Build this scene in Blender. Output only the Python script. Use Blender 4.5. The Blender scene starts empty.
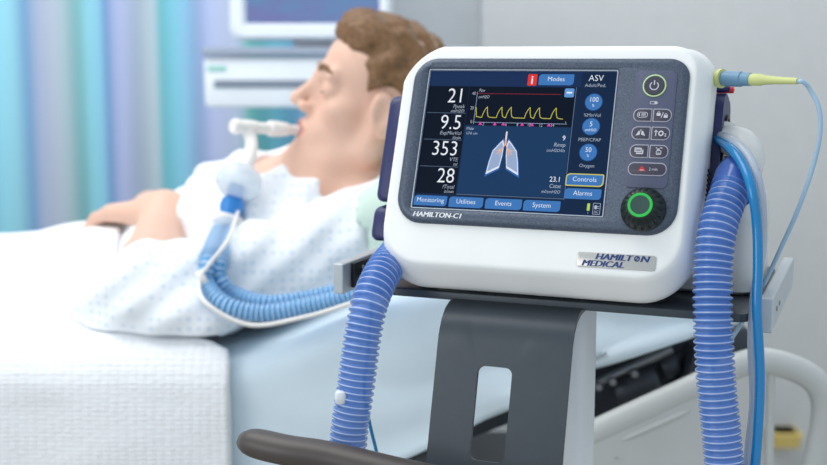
import bpy, bmesh, math, random
import numpy as np
from mathutils import Vector, Matrix, noise as mnoise
random.seed(4)
R = math.radians
SC = bpy.context.scene
COL = SC.collection
# ------------------------------------------------------------------ camera
F = 1200.0; PITCH = R(8.4); CAM = Vector((0, 0, 1.36))
cd = bpy.data.cameras.new('camera'); cam = bpy.data.objects.new('camera', cd); COL.objects.link(cam)
cam.location = CAM; cam.rotation_euler = (R(90) - PITCH, 0, 0)
cd.sensor_width = 36; cd.lens = 36 * F / 827; cd.clip_start = .05
cd.dof.use_dof = True; cd.dof.focus_distance = 1.02; cd.dof.aperture_fstop = 4.9
SC.camera = cam
# ------------------------------------------------------------------ world, lights, exposure
def lin(c):
    return tuple(((v / 255) / 12.92 if v / 255 <= .04045 else ((v / 255 + .055) / 1.055) ** 2.4) for v in c)
w = bpy.data.worlds.new('world'); SC.world = w; w.use_nodes = True
w.node_tree.nodes['Background'].inputs[0].default_value = (.78, .90, 1.0, 1)
w.node_tree.nodes['Background'].inputs[1].default_value = .76
def area(name, loc, target, sx, sy, power, col):
    l = bpy.data.lights.new(name, 'AREA'); l.shape = 'RECTANGLE'; l.size = sx; l.size_y = sy; l.energy = power; l.color = col
    o = bpy.data.objects.new(name, l); COL.objects.link(o); o.location = loc
    o.rotation_euler = (Vector(target) - Vector(loc)).to_track_quat('-Z', 'Y').to_euler(); return o
area('ceiling_panel_light', (-.9, 1.5, 3.0), (-.6, 1.9, .9), 1.8, 1.2, 26, (1, .97, .93))
area('window_light', (-2.6, -.6, 2.1), (0, 1.6, 1.1), 1.8, 1.6, 28, (1, .98, .95))
area('added_wall_fill', (.9, 2.75, 2.9), (.8, 3.3, 1.5), 2.2, .4, 13, (1, .99, .98))  # added fill, no real fixture: lifts the upper wall and falls off downwards
area('added_curtain_fill', (-1.2, 2.3, 3.0), (-1.0, 3.0, 1.5), 1.6, .5, 9, (1, .99, .98))  # added fill, no real fixture: brightens the curtain
SC.view_settings.view_transform = 'Standard'; SC.view_settings.look = 'None'
SC.view_settings.exposure = 0; SC.view_settings.gamma = 1; SC.view_settings.use_curve_mapping = False

# ------------------------------------------------------------------ coordinate helpers
cP, sP = math.cos(PITCH), math.sin(PITCH)
def ray(px, py):
    x = (px - 413.5) / F; y = -(py - 232.5) / F
    return Vector((x, cP + y * sP, -sP + y * cP))
def at(px, py, Y):                       # the point at world distance Y seen at that place
    d = ray(px, py); return CAM + d * (Y / d.y)
YAW, TILT = 0.378589508, 0.367840497      # how the ventilator stands and how its front leans back
DT = CAM + Vector((.0877974876, 1.04994983, -.0744958966))
rx = Vector((math.cos(YAW), -math.sin(YAW), 0)); bk = Vector((math.sin(YAW), math.cos(YAW), 0))
nz = Vector((-math.sin(YAW) * math.cos(TILT), -math.cos(YAW) * math.cos(TILT), math.sin(TILT)))
uy = nz.cross(rx)
def D(x, y, z=0.):                       # ventilator front frame, millimetres
    return DT + (rx * x + uy * y + nz * z) * .001
def S(s, d, z):                          # trolley frame: sideways, back, height (metres)
    return Vector((DT.x, DT.y, 0)) + rx * s + bk * d + Vector((0, 0, z))
def onS(px, py, d):                      # sideways and height of what is seen there at depth d
    v = ray(px, py); p0 = S(0, d, 0); k = (p0 - CAM).dot(bk) / v.dot(bk); p = CAM + v * k
    return (p - S(0, 0, 0)).dot(rx), p.z

# ------------------------------------------------------------------ materials
def nodes(m): return m.node_tree.nodes, m.node_tree.links
def mat(name, col, rough=.5, metal=0., spec=.5, trans=0., alpha=1., emit=0., bump=None, vary=None, ior=1.45, coat=0., sss=0.):
    m = bpy.data.materials.new(name); m.use_nodes = True; N, L = nodes(m); b = N['Principled BSDF']
    c = lin(col) + (1,)
    b.inputs['Base Color'].default_value = c; b.inputs['Roughness'].default_value = rough
    b.inputs['Metallic'].default_value = metal; b.inputs['Specular IOR Level'].default_value = spec
    b.inputs['Transmission Weight'].default_value = trans; b.inputs['Alpha'].default_value = alpha
    b.inputs['IOR'].default_value = ior; b.inputs['Coat Weight'].default_value = coat
    if sss:
        b.inputs['Subsurface Weight'].default_value = sss; b.inputs['Subsurface Radius'].default_value = (1, .4, .25)
        b.inputs['Subsurface Scale'].default_value = .01
    if emit:
        b.inputs['Emission Color'].default_value = c; b.inputs['Emission Strength'].default_value = emit
    tc = N.new('ShaderNodeTexCoord')
    sc, am = vary if vary else (18, .025)
    t = N.new('ShaderNodeTexNoise'); t.inputs['Scale'].default_value = sc; t.inputs['Detail'].default_value = 3
    L.new(tc.outputs['Object'], t.inputs['Vector'])
    mx = N.new('ShaderNodeMixRGB'); mx.blend_type = 'MIX'
    mx.inputs[1].default_value = tuple(max(0, v * (1 - am * 2)) for v in c[:3]) + (1,)
    mx.inputs[2].default_value = tuple(min(1, v * (1 + am * 2)) for v in c[:3]) + (1,)
    L.new(t.outputs['Fac'], mx.inputs[0]); L.new(mx.outputs[0], b.inputs['Base Color'])
    if bump:
        bs, st, dist = bump
        t2 = N.new('ShaderNodeTexNoise'); t2.inputs['Scale'].default_value = bs; t2.inputs['Detail'].default_value = 4
        L.new(tc.outputs['Object'], t2.inputs['Vector'])
        bp = N.new('ShaderNodeBump'); bp.inputs['Strength'].default_value = st; bp.inputs['Distance'].default_value = dist
        L.new(t2.outputs['Fac'], bp.inputs['Height']); L.new(bp.outputs['Normal'], b.inputs['Normal'])
    return m
def glow(name, col, strength=1.):        # what the lit screen and the lamps give off
    m = bpy.data.materials.new(name); m.use_nodes = True; N, L = nodes(m); b = N['Principled BSDF']
    b.inputs['Base Color'].default_value = (.004, .005, .008, 1); b.inputs['Roughness'].default_value = .3
    b.inputs['Specular IOR Level'].default_value = .03
    b.inputs['Emission Color'].default_value = lin(col) + (1,); b.inputs['Emission Strength'].default_value = strength
    return m

M = {}
M['shell'] = mat('white_plastic', (249, 249, 247), .38, bump=(900, .06, .0006))
M['navy'] = mat('navy_plastic', (34, 40, 92), .4)
M['bezel'] = mat('slate_metallic', (80, 90, 106), .42, metal=.3, vary=(800, .42), bump=(700, .25, .0004))
M['panel'] = mat('keypad_membrane', (82, 88, 112), .45)
M['key'] = mat('key_dark', (66, 64, 80), .4)
M['keyrim'] = mat('key_outline', (178, 176, 188), .4)
M['icon'] = mat('key_icon', (205, 203, 212), .5)
M['red'] = mat('alarm_red', (215, 50, 60), .4)
M['knob'] = mat('knob_rubber', (22, 34, 34), .42)
M['silver'] = mat('brand_silver', (196, 194, 190), .32, metal=.55)
M['logo'] = mat('logo_blue', (38, 62, 120), .4)
M['print'] = mat('printed_white', (236, 238, 242), .5)
M['trim_light'] = mat('screen_edge_grey', (176, 184, 196), .3, metal=.3)
M['vent'] = mat('vent_black', (18, 20, 28), .6)
M['grey_plastic'] = mat('grey_plastic', (196, 196, 196), .45)
M['charcoal'] = mat('charcoal_powder_coat', (64, 71, 78), .38, metal=.25, vary=(60, .04), bump=(900, .08, .0004))
M['handle'] = mat('handle_brown_black', (78, 70, 68), .42, vary=(30, .05))
M['column'] = mat('column_white', (243, 246, 248), .4)
M['alu'] = mat('brushed_aluminium', (196, 202, 206), .38, metal=.35, vary=(70, .04))
M['dark'] = mat('dark_metal', (72, 76, 84), .45, metal=.3)
M['black'] = mat('black_plastic', (24, 25, 30), .4)
M['steel'] = mat('steel', (150, 150, 152), .3, metal=.8)
M['skin'] = mat('skin', (229, 187, 166), .5, sss=.15, vary=(14, .05))
M['lips'] = mat('lips', (205, 128, 120), .45, sss=.1)
M['hair'] = mat('hair_brown', (122, 88, 56), .5, vary=(150, .35), bump=(160, .5, .003))
M['pillow'] = mat('pillow_green', (206, 226, 214), .8, bump=(60, .15, .004))
M['sheet'] = mat('sheet_white', (226, 241, 251), .8, bump=(26, .25, .006))
M['rail'] = mat('rail_grey_white', (206, 208, 206), .42)
M['wall'] = mat('wall_paint', (205, 207, 208), .75, bump=(120, .05, .002))
M['wall2'] = mat('wall_paint_grey', (204, 208, 211), .75, bump=(120, .05, .002))
M['floor'] = mat('floor_vinyl', (172, 164, 150), .45, vary=(8, .05))
M['white'] = mat('equipment_white', (232, 236, 242), .4)
M['greytrim'] = mat('equipment_grey', (150, 160, 178), .45)
M['slot'] = mat('slot_grey', (122, 132, 148), .5)
M['green'] = mat('label_green', (150, 205, 195), .5)
M['yellow'] = mat('bin_yellow', (226, 200, 118), .5)
M['slateblue'] = mat('connector_slate_blue', (108, 148, 176), .4)
M['lime'] = mat('connector_lime', (208, 214, 142), .45)
M['cable'] = mat('cable_pale_blue', (170, 200, 224), .35)
M['teal'] = mat('tube_teal', (10, 128, 190), .22, coat=.4)
M['clear'] = mat('tube_clear', (214, 222, 234), .2, trans=.35, alpha=.9)
M['elbow'] = mat('elbow_white', (232, 232, 230), .32, trans=.1)
M['cuff'] = mat('cuff_blue', (72, 112, 196), .2, trans=.2, coat=.3)
M['bluepl'] = mat('connector_blue', (56, 138, 214), .25)
M['clearpl'] = mat('clear_plastic', (222, 236, 250), .12, trans=.4, alpha=.42)
M['dome'] = mat('dome_plastic', (236, 244, 250), .2, trans=.2, alpha=.7)
M['conn'] = mat('connector_white', (244, 240, 236), .35)
def hose_mat(name, col, a, tr=.3):
    m = mat(name, col, .16, trans=tr, alpha=a, coat=.3); return m
M['hose'] = hose_mat('hose_blue_clear', (86, 138, 222), .74, .2)
M['hoserib'] = hose_mat('hose_rib_clear', (200, 216, 250), .75, .2)
M['hose2'] = hose_mat('patient_hose_blue', (112, 178, 230), .9, .1)
M['hose2rib'] = hose_mat('patient_hose_rib', (214, 232, 246), .9, .1)

# blanket: waffle weave
m = mat('blanket_waffle', (246, 247, 249), .85); N, L = nodes(m); b = N['Principled BSDF']
tc = N.new('ShaderNodeTexCoord'); wv = N.new('ShaderNodeTexVoronoi'); wv.feature = 'F1'; wv.inputs['Scale'].default_value = 165
mp = N.new('ShaderNodeMapping'); mp.inputs['Scale'].default_value = (.55, 1, 1.15)
L.new(tc.outputs['Object'], mp.inputs['Vector']); L.new(mp.outputs[0], wv.inputs['Vector'])
wv.inputs['Randomness'].default_value = .25
bp = N.new('ShaderNodeBump'); bp.inputs['Strength'].default_value = .6; bp.inputs['Distance'].default_value = .003; bp.invert = True
L.new(wv.outputs['Distance'], bp.inputs['Height']); L.new(bp.outputs[0], b.inputs['Normal']); M['blanket'] = m
# gown: small pale blue print
m = mat('gown_cotton', (240, 243, 247), .85); N, L = nodes(m); b = N['Principled BSDF']
tc = N.new('ShaderNodeTexCoord'); wv = N.new('ShaderNodeTexVoronoi'); wv.inputs['Scale'].default_value = 84; wv.inputs['Randomness'].default_value = .12
L.new(tc.outputs['Object'], wv.inputs['Vector'])
cr = N.new('ShaderNodeValToRGB'); cr.color_ramp.elements[0].position = .22; cr.color_ramp.elements[1].position = .36
cr.color_ramp.elements[0].color = lin((220, 229, 239)) + (1,); cr.color_ramp.elements[1].color = lin((241, 244, 248)) + (1,)
L.new(wv.outputs['Distance'], cr.inputs[0]); L.new(cr.outputs[0], b.inputs['Base Color']); M['gown'] = m

# ------------------------------------------------------------------ mesh helpers
def base(o):
    return o.matrix_world.translation if False else Vector(o['_w'])
def link(name, verts, faces, mats, parent=None, smooth=True, fmat=None, angle=40):
    me = bpy.data.meshes.new(name)
    vs = [Vector(v) for v in verts]
    mn = Vector((min(v.x for v in vs), min(v.y for v in vs), min(v.z for v in vs)))
    mx_ = Vector((max(v.x for v in vs), max(v.y for v in vs), max(v.z for v in vs)))
    c = (mn + mx_) / 2; c.z = mn.z
    me.from_pydata([v - c for v in vs], [], [tuple(f) for f in faces])
    if not isinstance(mats, (list, tuple)): mats = [mats]
    for q in mats: me.materials.append(q)
    if fmat is not None: me.polygons.foreach_set('material_index', fmat)
    bm = bmesh.new(); bm.from_mesh(me); bmesh.ops.recalc_face_normals(bm, faces=bm.faces); bm.to_mesh(me); bm.free()
    me.polygons.foreach_set('use_smooth', [smooth] * len(me.polygons))
    if smooth and angle < 180: me.set_sharp_from_angle(angle=R(angle))
    o = bpy.data.objects.new(name, me); COL.objects.link(o)
    put(o, c, parent); return o
W0 = {}
def put(o, c, parent):
    W0[o.name] = Vector(c)
    if parent is not None:
        o.parent = parent; o.location = Vector(c) - W0[parent.name]
    else: o.location = c
def thing(name, label, cat, loc, group=None):
    o = bpy.data.objects.new(name, None); COL.objects.link(o); o.empty_display_size = .05
    put(o, Vector(loc), None); o['label'] = label; o['category'] = cat
    if group: o['group'] = group
    return o
def tag(o, label, cat, group=None):
    o['label'] = label; o['category'] = cat
    if group: o['group'] = group
    return o
def faceup(o):
    if sum(p.normal.z * p.area for p in o.data.polygons) < 0: o.data.flip_normals()
def lab(o, s): o['label'] = s; return o
class MB:
    def __init__(s): s.v = []; s.f = []; s.m = []
    def add(s, v, f, m=0):
        n = len(s.v); s.v += [Vector(p) for p in v]; s.f += [[i + n for i in q] for q in f]; s.m += [m] * len(f)
    def build(s, name, mats, parent=None, smooth=True, angle=40): return link(name, s.v, s.f, mats, parent, smooth, s.m, angle)
def rrect(x0, x1, y0, y1, r, k=6, ch=0.):
    if not isinstance(r, (list, tuple)): r = [r] * 4
    chs = ch if isinstance(ch, (list, tuple)) else [ch] * 4
    cs = [(x1, y1, 0, -1, -1), (x0, y1, 90, 1, -1), (x0, y0, 180, 1, 1), (x1, y0, 270, -1, 1)]
    out = []
    for (cx, cy, a0, dx, dy), rr, c in zip(cs, r, chs):
        ox, oy = cx + dx * rr, cy + dy * rr
        P0 = Vector((ox + rr * math.cos(R(a0)), oy + rr * math.sin(R(a0)))); P1 = Vector((ox + rr * math.cos(R(a0 + 90)), oy + rr * math.sin(R(a0 + 90))))
        for i in range(k + 1):
            a = R(a0 + 90 * i / k); p = Vector((ox + rr * math.cos(a), oy + rr * math.sin(a)))
            q = P0.lerp(P1, i / k); p = p.lerp(q, c); out.append((p.x, p.y))
    return out
def loft(rings, cap0=True, cap1=True, closed=True):
    n = len(rings[0]); v = [p for r in rings for p in r]; f = []
    for i in range(len(rings) - 1):
        for j in range(n if closed else n - 1):
            k = (j + 1) % n; f.append([i * n + j, i * n + k, (i + 1) * n + k, (i + 1) * n + j])
    if cap0: f.append(list(range(n))[::-1])
    if cap1: f.append([(len(rings) - 1) * n + j for j in range(n)])
    return v, f
def catmull(pts, step):
    P = [Vector(p) for p in pts]; P = [P[0] * 2 - P[1]] + P + [P[-1] * 2 - P[-2]]; dense = []
    for i in range(1, len(P) - 2):
        a, b_, c, d = P[i - 1:i + 3]
        for t in np.linspace(0, 1, 40, endpoint=False):
            dense.append(.5 * ((2 * b_) + (c - a) * t + (2 * a - 5 * b_ + 4 * c - d) * t * t + (3 * b_ - a - 3 * c + d) * t ** 3))
    dense.append(P[-2]); out = [dense[0]]; acc = 0
    L_ = [0]
    for i in range(1, len(dense)): L_.append(L_[-1] + (dense[i] - dense[i - 1]).length)
    n = max(2, int(round(L_[-1] / step))); j = 0; out = []
    for i in range(n + 1):
        t = L_[-1] * i / n
        while j < len(L_) - 2 and L_[j + 1] < t: j += 1
        q = (t - L_[j]) / max(1e-9, L_[j + 1] - L_[j]); out.append(dense[j].lerp(dense[j + 1], min(1, max(0, q))))
    return out
def frames(path):
    T = [(path[min(i + 1, len(path) - 1)] - path[max(i - 1, 0)]).normalized() for i in range(len(path))]
    a = T[0].orthogonal().normalized(); out = []
    for t in T:
        a = (a - t * a.dot(t)).normalized(); out.append((a, t.cross(a)))
    return out
def sweep(path, rad, seg=16, caps=True, flat=None, fixed=None):
    fr = frames(path); rings = []
    for i, (p, (a, b_)) in enumerate(zip(path, fr)):
        if fixed:
            t = (path[min(i + 1, len(path) - 1)] - path[max(i - 1, 0)]).normalized(); a = (fixed - t * fixed.dot(t)).normalized(); b_ = t.cross(a)
        r = rad[i] if hasattr(rad, '__len__') else rad
        fl = flat or 1
        rings.append([p + a * r * math.cos(2 * math.pi * k / seg) * fl + b_ * r * math.sin(2 * math.pi * k / seg) for k in range(seg)])
    return loft(rings, caps, caps)
def tube(name, pts, r, mats, parent=None, seg=14, step=.006, flat=None):
    p = catmull(pts, step); v, f = sweep(p, r, seg, flat=flat); return link(name, v, f, mats, parent, angle=60)
def corrugated(name, pts, r, pitch, depth, ma, mb_, parent=None, seg=22):
    p = catmull(pts, pitch / 6); prof = [0, .35, .95, 1, .95, .35]
    rad = [r - depth + depth * prof[i % 6] for i in range(len(p))]
    v, f = sweep(p, rad, seg); fm = [1 if (i // seg) % 6 == 2 else 0 for i in range(len(f))]
    return link(name, v, f, [ma, mb_], parent, fmat=fm, angle=180)
def lathe(o, ax, prof, seg=32, caps=True):
    ax = Vector(ax).normalized(); a = ax.orthogonal().normalized(); b_ = ax.cross(a)
    rings = [[Vector(o) + ax * h + (a * math.cos(2 * math.pi * k / seg) + b_ * math.sin(2 * math.pi * k / seg)) * r for k in range(seg)] for r, h in prof]
    return loft(rings, caps, caps)
def obox(o, ex, ey, ez, sx, sy, sz, bev=0):
    """box centred at o along three axes, with bevelled edges"""
    if not bev:
        bev = min(sx, sy, sz) * .12
    rings = []
    for zz, ins in ((-sz / 2, bev), (-sz / 2 + bev * .3, bev * .3), (-sz / 2 + bev, 0), (sz / 2 - bev, 0), (sz / 2 - bev * .3, bev * .3), (sz / 2, bev)):
        rings.append([o + ex * p[0] + ey * p[1] + ez * zz for p in rrect(-sx / 2 + ins, sx / 2 - ins, -sy / 2 + ins, sy / 2 - ins, max(bev * 1.2 - ins * .5, bev * .3), 3)])
    return loft(rings)
X, Y_, Z = Vector((1, 0, 0)), Vector((0, 1, 0)), Vector((0, 0, 1))
def slab(pts, fr, z0, z1, bev=.0):
    """extrude a 2-D outline; fr(x, y, z) gives the world point"""
    c = Vector((sum(p[0] for p in pts) / len(pts), sum(p[1] for p in pts) / len(pts)))
    def ins(e):
        out = []; n = len(pts)
        for i in range(n):
            a, b_, d = Vector(pts[i - 1]), Vector(pts[i]), Vector(pts[(i + 1) % n])
            t = ((b_ - a).normalized() + (d - b_).normalized())
            t = t.normalized() if t.length > 1e-6 else Vector((1, 0)); nn = Vector((-t.y, t.x)); out.append(b_ + nn * e)
        return out
    if bev:
        i1, i2 = ins(bev), ins(bev * .3)
        rs = [[fr(p[0], p[1], z0) for p in pts], [fr(p[0], p[1], z1 - bev) for p in pts], [fr(p.x, p.y, z1 - bev * .3) for p in i2], [fr(p.x, p.y, z1) for p in i1]]
    else: rs = [[fr(p[0], p[1], z0) for p in pts], [fr(p[0], p[1], z1) for p in pts]]
    return loft(rs)
def textgeo(s, size, sx=1., align='LEFT', bold=0., shear=0.):
    c = bpy.data.curves.new('txt', 'FONT'); c.body = s; c.size = 1; c.align_x = align; c.align_y = 'BOTTOM_BASELINE'
    c.offset = bold; c.shear = shear; c.resolution_u = 3; c.space_character = 1
    o = bpy.data.objects.new('txt', c); COL.objects.link(o); bpy.context.view_layer.update()
    me = o.to_mesh(); v = [(p.co.x * size * sx, p.co.y * size) for p in me.vertices]; f = [list(p.vertices) for p in me.polygons]
    o.to_mesh_clear(); bpy.data.objects.remove(o); bpy.data.curves.remove(c); return v, f
def text(mb, s, size, x, y, z, sx=.8, align='LEFT', m=0, bold=0., shear=0., fr=D):
    v, f = textgeo(s, size, sx, align, bold, shear); mb.add([fr(x + p[0], y + p[1], z) for p in v], f, m)

def fit(mb, s, x0, x1, y, cap, z, bold=0., shear=0., m=0):
    v, f = textgeo(s, 1., 1., 'LEFT', 0, shear); a = min(p[0] for p in v); b_ = max(p[0] for p in v); k = (x1 - x0) / (b_ - a)
    for i in (-1, 0, 1):                 # heavier strokes
        mb.add([D(x0 + (p[0] - a) * k + i * bold * 13, y + p[1] * cap / .69, z + .02 * i) for p in v], f, m)

# ------------------------------------------------------------------ implicit surfaces (for the body and soft things)
class SDF:
    def __init__(s, lo, hi, h):
        s.lo = np.array(lo, float); s.h = h; s.n = np.ceil((np.array(hi) - s.lo) / h).astype(int) + 1
        s.g = np.full(s.n, .2, np.float32)
    def block(s, lo, hi):
        a = np.clip(np.floor((np.array(lo) - s.lo) / s.h).astype(int), 0, s.n); b_ = np.clip(np.ceil((np.array(hi) - s.lo) / s.h).astype(int) + 1, 0, s.n)
        sl = tuple(slice(i, j) for i, j in zip(a, b_))
        ax = [s.lo[i] + s.h * np.arange(a[i], b_[i]) for i in range(3)]
        return sl, np.meshgrid(*ax, indexing='ij', sparse=True)
    def put(s, sl, d, k, sub=False):
        g = s.g[sl]
        if sub:
            d = -d; hh = np.clip(.5 - .5 * (g - d) / k, 0, 1); s.g[sl] = g * (1 - hh) + d * hh + k * hh * (1 - hh)
        else:
            hh = np.clip(.5 + .5 * (g - d) / k, 0, 1); s.g[sl] = g * (1 - hh) + d * hh - k * hh * (1 - hh)
    def cone(s, a, b_, r1, r2=None, k=.012, sub=False):
        r2 = r1 if r2 is None else r2; a = np.array(a, float); b_ = np.array(b_, float); p = max(r1, r2) + k * 2 + .02
        sl, (x, y, z) = s.block(np.minimum(a, b_) - p, np.maximum(a, b_) + p)
        if 0 in s.g[sl].shape: return
        ab = b_ - a; L2 = max(1e-9, ab @ ab)
        t = np.clip(((x - a[0]) * ab[0] + (y - a[1]) * ab[1] + (z - a[2]) * ab[2]) / L2, 0, 1)
        d = np.sqrt((x - a[0] - t * ab[0]) ** 2 + (y - a[1] - t * ab[1]) ** 2 + (z - a[2] - t * ab[2]) ** 2) - (r1 + (r2 - r1) * t)
        s.put(sl, d, k, sub)
    def ell(s, c, ax, r, k=.012, sub=False):
        c = np.array(c, float); p = max(r) + k * 2 + .02; sl, (x, y, z) = s.block(c - p, c + p)
        if 0 in s.g[sl].shape: return
        q = [((x - c[0]) * a[0] + (y - c[1]) * a[1] + (z - c[2]) * a[2]) for a in ax]
        k0 = np.sqrt(sum((q[i] / r[i]) ** 2 for i in range(3))); k1 = np.sqrt(sum((q[i] / r[i] ** 2) ** 2 for i in range(3))) + 1e-9
        s.put(sl, k0 * (k0 - 1) / k1, k, sub)
    def box(s, c, ax, hs, r, k=.012, sub=False):
        c = np.array(c, float); p = np.linalg.norm(hs) + k * 2 + .02; sl, (x, y, z) = s.block(c - p, c + p)
        q = [np.abs((x - c[0]) * a[0] + (y - c[1]) * a[1] + (z - c[2]) * a[2]) - (h - r) for a, h in zip(ax, hs)]
        d = np.sqrt(sum(np.maximum(v, 0) ** 2 for v in q)) + np.minimum(np.maximum(np.maximum(q[0], q[1]), q[2]), 0) - r
        s.put(sl, d, k, sub)
    def all(s):
        return np.meshgrid(*[s.lo[i] + s.h * np.arange(s.n[i]) for i in range(3)], indexing='ij', sparse=True)
    def mesh(s, relax=3):
        g = s.g; ins = g < 0; n = s.n
        c = np.zeros(tuple(n - 1), np.int8)
        for i in (0, 1):
            for j in (0, 1):
                for l in (0, 1): c += ins[i:n[0] - 1 + i, j:n[1] - 1 + j, l:n[2] - 1 + l]
        act = (c > 0) & (c < 8); idx = np.full(act.shape, -1, np.int64); cells = np.argwhere(act); idx[act] = np.arange(len(cells))
        acc = np.zeros((len(cells), 3)); cnt = np.zeros(len(cells)); cor = [(i, j, l) for i in (0, 1) for j in (0, 1) for l in (0, 1)]
        for a in cor:
            for ax in range(3):
                if a[ax]: continue
                b_ = list(a); b_[ax] = 1; ga = g[tuple((cells + a).T)]; gb = g[tuple((cells + b_).T)]
                m_ = (ga < 0) != (gb < 0); t = np.where(m_, ga / np.where(m_, ga - gb, 1), 0)
                p = np.array(a, float)[None, :].repeat(len(cells), 0); p[:, ax] += t; acc[m_] += p[m_]; cnt[m_] += 1
        V = s.lo + (cells + acc / cnt[:, None]) * s.h; Fs = []
        for ax in range(3):
            u, v = (ax + 1) % 3, (ax + 2) % 3
            a0 = [slice(1, -1)] * 3; a0[ax] = slice(0, -1); a1 = [slice(1, -1)] * 3; a1[ax] = slice(1, None)
            d = ins[tuple(a0)] != ins[tuple(a1)]; e = np.argwhere(d)
            if not len(e): continue
            e[:, u] += 1; e[:, v] += 1
            q = []
            for du, dv in ((0, 0), (1, 0), (1, 1), (0, 1)):
                t = e.copy(); t[:, u] -= du; t[:, v] -= dv; q.append(idx[tuple(t.T)])
            Fs.append(np.stack(q, 1))
        Fq = np.concatenate(Fs); Fq = Fq[(Fq >= 0).all(1)]
        for _ in range(relax):
            A = np.zeros_like(V); cn = np.zeros(len(V))
            for i in range(4):
                a, b_ = Fq[:, i], Fq[:, (i + 1) % 4]
                np.add.at(A, a, V[b_]); np.add.at(cn, a, 1); np.add.at(A, b_, V[a]); np.add.at(cn, b_, 1)
            V = V * .45 + A / cn[:, None] * .55
        return V, Fq

# ================================================================== setting
def plane(name, pts, m):
    o = link(name, pts, [list(range(len(pts)))], m, smooth=False); o['kind'] = 'structure'; return o
def wbox(name, lo, hi, m):
    lo, hi = Vector(lo), Vector(hi); v, f = obox((lo + hi) / 2, X, Y_, Z, *(hi - lo), bev=.004)
    o = link(name, v, f, m, smooth=False); o['kind'] = 'structure'; return o
wbox('floor', (-3.2, -1.5, -.1), (3.2, 3.6, 0), M['floor'])
xc = at(480, 200, 3.28).x
wbox('wall_back', (-3.2, 3.42, 0), (xc + .05, 3.6, 3.0), M['wall2'])
wbox('wall_right', (xc, 3.28, 0), (3.2, 3.6, 3.0), M['wall'])
bb = wbox('baseboard_right', (xc, 3.262, 0), (3.2, 3.28, .1), M['greytrim'])

# ================================================================== curtain
def curtain():
    x0, x1 = at(-90, 100, 3.05).x, at(330, 100, 3.05).x
    nx, nzz = 220, 16; v = []; f = []
    for i in range(nx + 1):
        u = i / nx; x = x0 + (x1 - x0) * u
        for j in range(nzz + 1):
            t = j / nzz; z = .16 + 2.4 * t
            amp = .016 * (1 - .25 * t)
            y = 3.05 + amp * math.sin(x * 36 + .5 * math.sin(x * 9)) + .004 * math.sin(x * 83 + 1.3)
            v.append((x + .004 * math.sin(t * 3 + x * 20), y, z))
    for i in range(nx):
        for j in range(nzz): a = i * (nzz + 1) + j; f.append([a, a + nzz + 1, a + nzz + 2, a + 1])
    m = mat('curtain_stripes', (180, 200, 215), .85); N, L = nodes(m); b = N['Principled BSDF']
    tc = N.new('ShaderNodeTexCoord'); sp = N.new('ShaderNodeSeparateXYZ'); L.new(tc.outputs['Generated'], sp.inputs[0])
    cr = N.new('ShaderNodeValToRGB'); L.new(sp.outputs[0], cr.inputs[0]); L.new(cr.outputs[0], b.inputs['Base Color'])
    st = [(-90, (150, 170, 200)), (-40, (120, 200, 225)), (0, (140, 216, 236)), (14, (146, 214, 232)), (26, (104, 152, 196)), (38, (160, 172, 204)), (56, (176, 186, 204)), (70, (160, 190, 196)),
          (80, (126, 190, 190)), (90, (136, 208, 226)), (101, (130, 196, 224)), (108, (96, 140, 192)), (118, (160, 172, 216)), (130, (172, 182, 216)), (142, (182, 194, 208)), (154, (176, 196, 204)),
          (162, (92, 176, 186)), (176, (116, 196, 218)), (190, (132, 188, 224)), (204, (176, 190, 232)), (222, (188, 196, 228)), (238, (176, 190, 210)), (250, (96, 182, 176)), (264, (92, 176, 186)), (278, (104, 190, 214)), (296, (116, 182, 216)), (318, (176, 190, 228))]
    e = cr.color_ramp.elements
    for i, (px, c) in enumerate(st):
        t = (px + 90) / 420
        q = e[i] if i < 2 else e.new(t)
        q.position = t; q.color = lin(tuple(v_ * .84 + w_ * .16 for v_, w_ in zip(c, (206, 216, 226)))) + (1,)
    o = link('curtain', v, f, m, angle=180); tag(o, 'blue, teal and lavender striped privacy curtain hanging behind the patient', 'curtain')
    md = o.modifiers.new('thickness', 'SOLIDIFY'); md.thickness = .003
curtain()

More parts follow.
